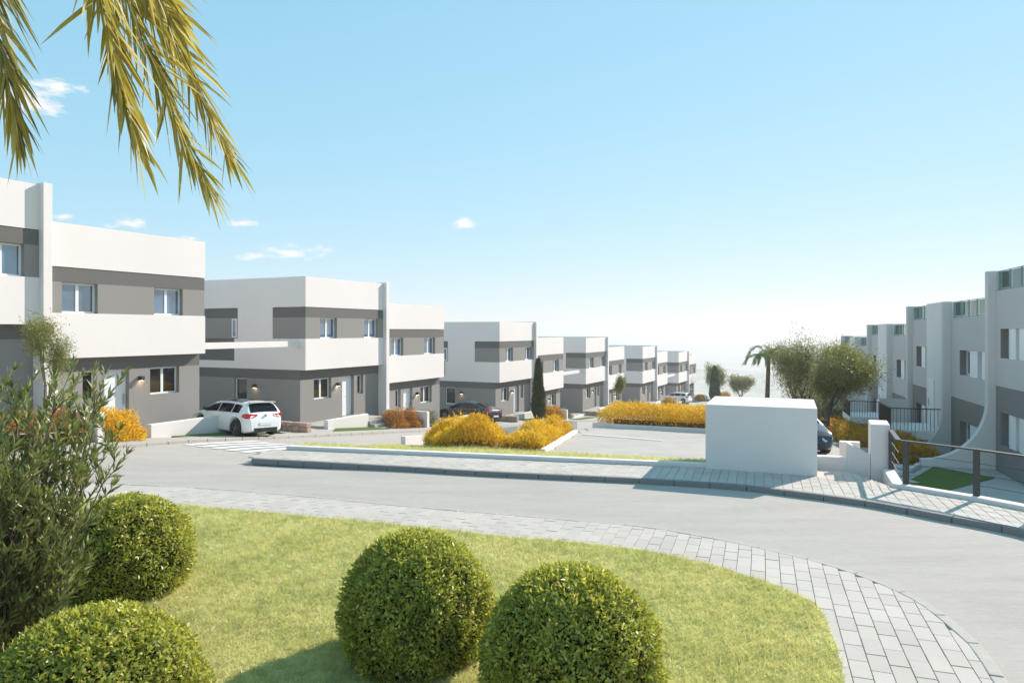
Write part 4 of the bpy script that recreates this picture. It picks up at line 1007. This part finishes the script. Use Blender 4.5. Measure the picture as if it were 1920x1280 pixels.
def topiary(c, r, height, n, label):
    b = thing('clipped_bush', label, 'bush', c, 0, 'clipped round bushes on the lawn')
    m = n; th = RNG.uniform(0, 2*np.pi, m); t = RNG.random(m)
    def rad(t): return r*np.where(t < 0.38, 0.80+0.20*np.sin(t/0.38*np.pi/2), np.sqrt(np.clip(1-np.clip((t-0.38)/0.62, 0, 1)**2.15, 0, 1)))
    zz = t**0.9; keep = RNG.random(m) < (0.25+0.75*rad(zz)/r); th, zz = th[keep], zz[keep]; m = len(th)
    ncap = n//7; thc = RNG.uniform(0, 2*np.pi, ncap); rc_ = np.sqrt(RNG.random(ncap))*r*0.62
    R0 = rad(zz); lump = 1+0.03*np.sin(th*3+c[0]*5)+0.035*np.sin(th*7+zz*9+c[0]*3)+0.03*np.sin(th*13-zz*17)+RNG.normal(0, 0.024, m)+np.where(RNG.random(m) < 0.03, RNG.uniform(0.02, 0.09, m), 0)
    depth = 1-0.13*RNG.random(m)**2
    P = np.stack([np.cos(th)*R0*lump*depth, np.sin(th)*R0*lump*depth, zz*height*(0.985+RNG.normal(0, 0.012, m))], 1)
    zc = height*(1-0.62*(1-(np.arccos(np.clip(rc_/r, 0, 1)**(1/0.62))/(np.pi/2))))
    zc = height*(0.38+0.62*(1-np.clip(rc_/r, 0, 1)**2)**(1/2.15))
    Pc = np.stack([np.cos(thc)*rc_, np.sin(thc)*rc_, zc*(0.98+RNG.normal(0, 0.015, ncap))], 1)
    P = np.concatenate([P, Pc]); m = len(P); P[:, 2] = np.maximum(P[:, 2], 0.03)
    N_ = P/np.array([r, r, height])-np.array([0, 0, 0.35]); N_ /= np.linalg.norm(N_, axis=1, keepdims=True)
    D = N_*0.38+rand_dirs(m)*0.9; D[:, 2] += 0.18
    # twigs: leaves gather in small bunches that share a tone
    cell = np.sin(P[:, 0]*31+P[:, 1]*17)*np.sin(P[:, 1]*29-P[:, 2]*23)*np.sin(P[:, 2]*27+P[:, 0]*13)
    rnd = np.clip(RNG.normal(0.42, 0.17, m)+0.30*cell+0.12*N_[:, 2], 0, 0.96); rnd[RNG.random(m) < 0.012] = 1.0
    P = P+N_*(cell*0.018)[:, None]
    leaf_object('foliage', 'box', P, D, N_+0.6*rand_dirs(m), 0.048*RNG.uniform(0.5, 1.5, m), 0.022*RNG.uniform(0.7, 1.3, m), rnd, b, 0.3)
    core = MB(); ns, nr = 28, 14; v, f = [], []
    for i in range(nr):
        zz_ = i/(nr-1)*0.985; q = float(rad(np.array(zz_)))*0.90
        v += [(q*math.cos(2*math.pi*k/ns), q*math.sin(2*math.pi*k/ns), zz_*height*0.95) for k in range(ns)]
    f = [(i*ns+k, i*ns+(k+1) % ns, (i+1)*ns+(k+1) % ns, (i+1)*ns+k) for i in range(nr-1) for k in range(ns)]+[tuple(range((nr-1)*ns, nr*ns))]
    core.add(v, f).build('inner_twigs', 'core', b, True); return b
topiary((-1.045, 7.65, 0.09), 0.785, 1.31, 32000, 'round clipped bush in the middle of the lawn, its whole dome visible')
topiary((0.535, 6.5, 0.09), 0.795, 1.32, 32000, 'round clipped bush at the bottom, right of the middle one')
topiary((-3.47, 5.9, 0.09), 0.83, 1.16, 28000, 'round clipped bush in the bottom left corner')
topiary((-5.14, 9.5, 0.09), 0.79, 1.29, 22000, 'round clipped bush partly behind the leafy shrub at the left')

# branching trees
def grow(mb, p, d, length, r, depth, tips, rng, up=0.15, spread=0.6, kids=(2, 3), seg=4, shrink=0.72):
    pts = [p.copy()]; rad = [r]
    for i in range(seg):
        d = (d+Vector((rng.uniform(-1, 1), rng.uniform(-1, 1), rng.uniform(-0.6, 0.9)))*0.16+Vector((0, 0, up*0.3))).normalized()
        p = p+d*(length/seg); pts.append(p.copy()); rad.append(r*(1-0.45*(i+1)/seg))
        if depth <= 1: tips.append((p.copy(), d.copy()))
    mb.tube(pts, rad, 6 if depth > 2 else 4)
    if depth <= 0: return
    for k in range(rng.randint(*kids)):
        a = Vector((rng.uniform(-1, 1), rng.uniform(-1, 1), rng.uniform(-0.5, 0.8))).normalized()
        nd = (d+a*spread+Vector((0, 0, up))).normalized()
        i = rng.randint(max(1, seg-2), seg)
        grow(mb, pts[i], nd, length*shrink*rng.uniform(0.8, 1.15), rad[i]*0.72, depth-1, tips, rng, up, spread, kids, max(3, seg-1), shrink)
def branch_tree(name, label, loc, trunk_h, trunk_r, length, depth, leafmat_, nleaf, lsize, lw, spreadleaf, seed, bark='bark', stems=1, up=0.15, spread=0.6, kids=(2, 3), cat='tree', lean=(0, 0), group=None, shrink=0.72):
    rng = random.Random(seed); t = thing(name, label, cat, loc, 0, group); mb = MB(); tips = []
    for s_ in range(stems):
        a = rng.uniform(0, 6.28); d = Vector((math.cos(a)*0.18*(stems > 1)+lean[0], math.sin(a)*0.18*(stems > 1)+lean[1], 1)).normalized()
        base = Vector((math.cos(a)*0.12*(stems > 1), math.sin(a)*0.12*(stems > 1), -0.4))
        pts = [base]; rad = [trunk_r*1.25]
        for i in range(4):
            d2 = (d+Vector((rng.uniform(-.15, .15), rng.uniform(-.15, .15), 0))).normalized(); pts.append(pts[-1]+d2*((trunk_h+0.4)/4)); rad.append(trunk_r*(1-0.09*i))
        mb.tube(pts, rad, 9)
        for k in range(rng.randint(3, 4)):
            a2 = rng.uniform(0, 6.28); nd = (d+Vector((math.cos(a2), math.sin(a2), 0.25))*spread).normalized()
            grow(mb, pts[-1-(k % 2)], nd, length, rad[-1]*0.7, depth, tips, rng, up, spread, kids, 4, shrink)
    mb.build('trunk', bark, t, True)
    tp = np.array([p[:] for p, d in tips]); td = np.array([d[:] for p, d in tips]); n = nleaf
    idx = RNG.integers(0, len(tp), n)
    P = tp[idx]+RNG.normal(0, spreadleaf, (n, 3)); D = td[idx]*0.6+rand_dirs(n)
    tone = np.sin(idx*1.7)*0.12
    leaf_object('crown', leafmat_, P, D, rand_dirs(n), lsize*RNG.uniform(0.6, 1.4, n), lw*RNG.uniform(0.7, 1.3, n), np.clip(RNG.normal(0.5, 0.2, n)+tone, 0, 1), t)
    return t
branch_tree('olive_tree', 'large dense olive tree right of the white block', (13.2, 30.0, -1.3), 1.55, 0.15, 1.35, 4, 'olive', 52000, 0.13, 0.03, 0.27, 11, 'bark', 1, 0.06, 0.85, (2, 3), lean=(0.05, 0))
branch_tree('olive_tree', 'sparser olive tree with thin leaning trunks, left of the dense one', (14.1, 33.5, -1.7), 1.5, 0.08, 1.35, 4, 'olive', 15000, 0.13, 0.028, 0.24, 5, 'bark', 3, 0.22, 0.55, (2, 2), lean=(-0.10, 0))
branch_tree('olive_tree', 'small olive tree in front of the left edge house', (-13.95, 21.1, 0.1), 1.9, 0.055, 0.85, 3, 'olive', 9000, 0.09, 0.018, 0.15, 21, 'palebark', 1, 0.35, 0.5, (2, 3))
p = SV(70.4, 3.0); branch_tree('young_tree', 'small thin tree above the middle of the yellow hedge', (p.x, p.y, gz(p)), 2.0, 0.06, 0.9, 3, 'olive', 5000, 0.14, 0.05, 0.16, 33, 'palebark', 1, 0.5, 0.4, (2, 2))
for i, (x, y, hh, n_, sd, lab) in enumerate([(34.5, 122, 1.3, 9000, 3, 'rounded olive tree on the skyline right of the far cypress'), (41, 128, 1.0, 6000, 8, 'low olive tree beyond the far road, right of the rounded one'), (30.5, 130, 1.4, 6000, 9, 'pale hazy tree just right of the last house'),
                                         (25.8, 60, 1.1, 5000, 14, 'grey green tree between the palm and the olive trees'), (23, 52, 0.7, 5000, 15, 'dark leafy tree low under the palm fronds')]):
    branch_tree('olive_tree', lab, (x, y, float(terrain_z(np.array(float(x)), np.array(float(y)))) if y > 100 else Gf(x, y)-0.3), 1.0*hh, 0.12, 1.5*hh, 3, 'olive', n_, 0.30 if y > 100 else 0.16, 0.11 if y > 100 else 0.05, 0.32, sd, 'bark', 2, 0.12, 0.7, (2, 3), group='background trees')
def cypress(c, hh, r, n, label, sz=0.1):
    t = thing('cypress', label, 'tree', c, 0, 'cypresses'); u = RNG.random(n); th = RNG.uniform(0, 6.28, n)
    rr = r*np.minimum(1, (1-u)**0.55*1.15)*np.minimum(1, 0.55+u*4)*(1+0.12*np.sin(th*5+u*20))*(0.75+0.3*RNG.random(n))
    P = np.stack([np.cos(th)*rr, np.sin(th)*rr, 0.15+u*(hh-0.15)], 1); D = np.stack([np.cos(th)*0.35, np.sin(th)*0.35, np.ones(n)], 1)+0.35*rand_dirs(n)
    leaf_object('crown', 'cyp', P, D, rand_dirs(n), sz*RNG.uniform(0.7, 1.4, n), sz*0.3, np.clip(RNG.normal(0.5, 0.22, n), 0, 1), t)
    MB().tube([(0, 0, -0.4), (0, 0, hh*0.5), (0, 0, hh*0.92)], [0.12, r*0.45, 0.03], 8).build('trunk', 'core', t)
p = SV(50.8, 2.5); cypress((p.x, p.y, gz(p)), 4.75, 0.46, 9000, 'tall narrow dark cypress in the middle of the house row', 0.2)
p = SV(118.6, 4.0); cypress((p.x, p.y, gz(p)), 5.6, 0.75, 5000, 'dark cypress at the far end of the left row', 0.35)
p = SV(121, 5.0); bush('orange_bush', 'round orange bush at the foot of the far cypress', 'amber', (p.x, p.y, gz(p)), 1.6, 1.4, 3000, 0.3, 0.08)
bush('orange_bush', 'low orange shrub under the palm and olive trees', 'amber', (16.5, 41, Gf(16.5, 41)), 1.5, 1.6, 3500, 0.2, 0.06)
hedge('yellow_hedge', 'dark yellow hedge strip in front of the far olive trees', 'amber', [(19, 50), (26, 50), (27, 54), (20, 54)], 1.1, 4000, G, 0.25, 0.06, group=gh)

# palms
def frond(name, parent, pts, n, leaf_len, mat, tilt=0.5, width=0.03, droop=0.35, seed=0, rw=0.012, sides=(1, -1)):
    rg = np.random.default_rng(seed); cp = catmull(pts, 10); mb = MB()
    mb.tube(cp, [rw*(1.15-0.95*i/(len(cp)-1)) for i in range(len(cp))], 5); f = mb.build(name, 'rachis', parent)
    A = np.array([p[:] for p in cp]); seg = np.linalg.norm(np.diff(A, axis=0), axis=1); acc = np.concatenate([[0], np.cumsum(seg)])
    # each leaflet: two folded quads bending downwards
    V = []; Rn = []
    for k in range(n):
        t = 0.06+0.94*(k/(n-1)); d = t*acc[-1]; i = min(np.searchsorted(acc, d, 'right')-1, len(seg)-1); q = (d-acc[i])/seg[i]
        p = A[i]*(1-q)+A[i+1]*q; tg = (A[i+1]-A[i])/seg[i]
        sd = np.cross(tg, [0.15, 0.25, 1.0]); sd /= np.linalg.norm(sd); nb = np.cross(sd, tg)
        for sg in sides:
            ll = leaf_len*(0.62+0.38*math.sin(min(1, t*1.05+0.1)*math.pi))*rg.uniform(0.8, 1.15)*(1.0 if t < 0.9 else 0.8)
            d0 = tg*(0.80+tilt*t+rg.normal(0, 0.10))+sd*sg*(0.78-0.30*t+rg.normal(0, 0.10))+nb*rg.normal(0.05, 0.25); d0 /= np.linalg.norm(d0)
            d1_ = d0+np.array([0, 0, -droop*rg.uniform(0.5, 1.4)]); d1_ /= np.linalg.norm(d1_); d2_ = d1_+np.array([0, 0, -droop*rg.uniform(0.5, 1.6)]); d2_ /= np.linalg.norm(d2_)
            wv = np.cross(d0, nb+0.5*rg.normal(size=3)); wv /= np.linalg.norm(wv); fv = np.cross(wv, d0)
            w = width*rg.uniform(0.75, 1.2)
            m0, m1, m2, m3 = p, p+d0*ll*0.33, p+d0*ll*0.33+d1_*ll*0.33, p+d0*ll*0.33+d1_*ll*0.33+d2_*ll*0.34
            V.append([m0-wv*w*0.2, m0+wv*w*0.2, m1-wv*w/2+fv*w*0.2, m1, m1+wv*w/2+fv*w*0.2, m2-wv*w*0.4+fv*w*0.15, m2, m2+wv*w*0.4+fv*w*0.15, m3]); Rn.append(np.clip(rg.normal(0.5, 0.24), 0, 1))
    b = MB()
    for v in V: b.add(v, [(0, 1, 3), (0, 3, 2), (1, 4, 3), (2, 3, 6, 5), (3, 4, 7, 6), (5, 6, 8), (6, 7, 8)])
    o = b.build('leaflets', mat, f); at = o.data.attributes.new('rnd', 'FLOAT', 'POINT'); at.data.foreach_set('value', np.repeat(np.array(Rn, np.float32), 9)); o['kind'] = 'stuff'
    return f
def PX(x, y, d): return ((x-960)/1333*d, d, CAM_H+(619-y)/1333*d)
pt = thing('palm_tree', 'tall date palm just outside the left edge, its drooping fronds hanging into view', 'palm')
crown = Vector((-3.15, 3.45, 5.7))
MB().tube([(-3.25, 3.40, -0.1), (-3.22, 3.42, 1.5), (-3.17, 3.44, 3.4), (-3.15, 3.45, 5.6)], [0.24, 0.17, 0.16, 0.15], 12).build('trunk', 'palebark', pt, True)
cc = tuple(crown)
frond('frond', pt, [cc, PX(-60, -330, 3.3), PX(110, -220, 3.1), PX(178, -40, 3.0), PX(212, 110, 2.95), PX(252, 258, 2.95)], 150, 0.50, 'palm', 0.35, 0.026, 0.12, 1, 0.015)
frond('frond', pt, [cc, PX(30, -300, 3.8), PX(230, -110, 4.1), PX(318, 60, 4.2), PX(375, 180, 4.2), PX(425, 285, 4.2)], 120, 0.60, 'palm', 0.35, 0.024, 0.08, 2, 0.013)
frond('frond', pt, [cc, PX(20, -330, 3.7), PX(180, -140, 3.9), PX(262, 60, 4.0), PX(330, 230, 4.0), PX(388, 345, 4.0)], 120, 0.56, 'palm', 0.35, 0.022, 0.08, 3, 0.012)
frond('frond', pt, [cc, PX(-190, -300, 3.6), PX(-60, -130, 3.7), PX(-8, 60, 3.7), PX(16, 160, 3.7), PX(32, 245, 3.7)], 110, 0.60, 'palm', 0.35, 0.024, 0.08, 4, 0.013)
frond('frond', pt, [cc, PX(0, -360, 3.5), PX(150, -250, 3.5), PX(240, -120, 3.5), PX(290, -20, 3.5), PX(330, 50, 3.5)], 90, 0.52, 'palm', 0.35, 0.032, 0.10, 5, 0.013)
for i, a in enumerate((2.2, 2.9, 3.6, 4.4, 5.1)):
    dx, dy = math.cos(a), math.sin(a); frond('frond', pt, [cc, (crown.x+dx*0.7, crown.y+dy*0.7, crown.z+0.7), (crown.x+dx*1.5, crown.y+dy*1.5, crown.z+0.4), (crown.x+dx*2.0, crown.y+dy*2.0, crown.z-0.6)], 40, 0.45, 'palm', 0.5, 0.028, 0.3, 20+i, 0.014)
sp = thing('palm_tree', 'small green palm behind the white block among the trees', 'palm')
b0 = Vector((19.3, 54, Gf(19.3, 54))); tp_ = Vector((19.5, 54, 1.75))
MB().tube([b0-Vector((0, 0, 0.4)), (b0+tp_)/2, tp_], [0.22, 0.17, 0.14], 9).build('trunk', 'bark', sp, True)
for i in range(26):
    a = 2*math.pi*i/13+random.uniform(-0.2, 0.2); e = random.uniform(-0.1, 0.9); dx, dy = math.cos(a), math.sin(a); l = random.uniform(1.2, 1.7)
    frond('frond', sp, [tuple(tp_), (tp_.x+dx*0.5*l, tp_.y+dy*0.5*l, tp_.z+0.55*e*l), (tp_.x+dx*0.9*l, tp_.y+dy*0.9*l, tp_.z+0.35*e*l-0.2), (tp_.x+dx*1.1*l, tp_.y+dy*1.1*l, tp_.z+0.1*e*l-0.7)], 22, 0.5, 'palm_green', 0.4, 0.05, 0.25, 40+i, 0.02)

# oleander-like shrub on the left
def tall_shrub(c, label):
    rng = random.Random(4); t = thing('tall_shrub', label, 'shrub', c); mb = MB(); LP, LD, LR = [], [], []
    for s_ in range(60):
        a = rng.uniform(0, 6.28); sp_ = rng.uniform(0.05, 0.42)
        d = Vector((math.cos(a)*sp_+0.02, math.sin(a)*sp_*0.8, 1)).normalized(); p = Vector((math.cos(a)*0.16, math.sin(a)*0.16, -0.05)); ln = rng.uniform(1.4, 2.95)*(1.0 if sp_ < 0.28 else 0.85)
        n = 9; pts = [p.copy()]; 
        for i in range(n):
            d = (d+Vector((rng.uniform(-1, 1), rng.uniform(-1, 1), 0.2))*0.09).normalized(); p = p+d*ln/n; pts.append(p.copy())
            if i >= 1:
                for q in range(rng.randint(1, 3)):      # side twig
                    b_ = rng.uniform(0, 6.28); td = (d*0.8+Vector((math.cos(b_), math.sin(b_), 0.1))*0.75).normalized(); tl = rng.uniform(0.22, 0.55); pp = p.copy(); tw = [pp.copy()]
                    for w in range(4):
                        td = (td+Vector((0, 0, 0.10))+Vector((rng.uniform(-1, 1), rng.uniform(-1, 1), rng.uniform(-1, 1)))*0.08).normalized(); pp = pp+td*tl/4; tw.append(pp.copy())
                        for l in range(4):
                            LP.append(pp+td*rng.uniform(-0.06, 0.03)); c_ = Vector((rng.uniform(-1, 1), rng.uniform(-1, 1), rng.uniform(-0.4, 0.8))); LD.append(td*0.9+c_.normalized()*0.75)
                    for l in range(5):
                        LP.append(pp.copy()); c_ = Vector((rng.uniform(-1, 1), rng.uniform(-1, 1), rng.uniform(-0.3, 0.8))); LD.append(td*1.1+c_.normalized()*0.55)
                    mb.tube(tw, [0.006, 0.005, 0.004, 0.0035, 0.002], 4)
        mb.tube(pts, [0.017*(1.1-0.85*i/n) for i in range(n+1)], 5)
    mb.build('stems', 'bark', t, True)
    P = np.array([p[:] for p in LP]); D = np.array([p[:] for p in LD]); m = len(P)
    rnd = np.clip(RNG.normal(0.45, 0.22, m), 0, 0.96); rnd[RNG.random(m) < 0.006] = 1.0
    leaf_object('foliage', 'ole', P, D, rand_dirs(m)+np.array([0, 0, 0.6]), 0.125*RNG.uniform(0.6, 1.3, m), 0.024*RNG.uniform(0.75, 1.3, m), rnd, t, 0.2)
    return m
tall_shrub((-5.15, 7.25, 0.1), 'tall loose leafy shrub with narrow leaves at the left edge of the lawn')

# ------------------------------------------------------------------ grass
def grass(name, poly, n, zf, hmin, hmax, wmin, wmax, kindlabel, view=True, near_bias=True):
    xs = [p[0] for p in poly]; ys = [p[1] for p in poly]; P = np.zeros((0, 2))
    while len(P) < n:
        m = n*2; y = RNG.uniform(max(min(ys), 3.2), max(ys), m)
        if near_bias: y = max(min(ys), 4.6)+(max(ys)-max(min(ys), 4.6))*RNG.random(m)**1.35
        x = RNG.uniform(min(xs), max(xs), m); k = inpoly(x, y, poly)
        if view: k &= (np.abs(x/y) < 0.80) & (3.5/y*1333 < 720)
        P = np.concatenate([P, np.stack([x, y], 1)[k]])
    P = P[:n]; z = zf(P[:, 0], P[:, 1])
    patch = np.sin(P[:, 0]*2.3+P[:, 1]*1.1)*np.sin(P[:, 1]*2.9-P[:, 0]*0.7)+0.6*np.sin(P[:, 0]*6.1)*np.sin(P[:, 1]*5.3)
    h = RNG.uniform(hmin, hmax, n)*(1+0.22*patch)*np.where(RNG.random(n) < 0.07, 1.7, 1.0)
    D = rand_dirs(n)*1.05; D[:, 2] = 0.8; D[:, 0] += 0.15
    rnd = np.clip(RNG.normal(0.48, 0.2, n)-0.10*patch, 0, 1)
    o = leaf_object(name, 'grass', np.stack([P[:, 0], P[:, 1], z], 1), D, rand_dirs(n), h, RNG.uniform(wmin, wmax, n), rnd, None, fast_tri=True)
    return tag(o, kindlabel, 'grass', None, 'stuff')
grass('grass', lawn_poly, 300000, lambda x, y: 0*x+0.112, 0.035, 0.095, 0.005, 0.011, 'sunlit mown grass of the foreground lawn')
grass('verge_grass', VERGE, 30000, verge_z, 0.05, 0.12, 0.008, 0.016, 'thin dry grass on the verge behind the low white wall', True, False)

# ------------------------------------------------------------------ air
hz, t, o = nodes_of('pale_haze'); pv = t.nodes.new('ShaderNodeVolumePrincipled'); pv.inputs['Color'].default_value = (1, 1, 1, 1); pv.inputs['Density'].default_value = 0.0006; pv.inputs['Anisotropy'].default_value = 0.25
t.links.new(pv.outputs[0], o.inputs['Volume'])
M['haze'] = hz
haze = MB().box(-17000, 17000, -320, 23500, -132, 10.5).build('haze', 'haze'); haze['kind'] = 'stuff'
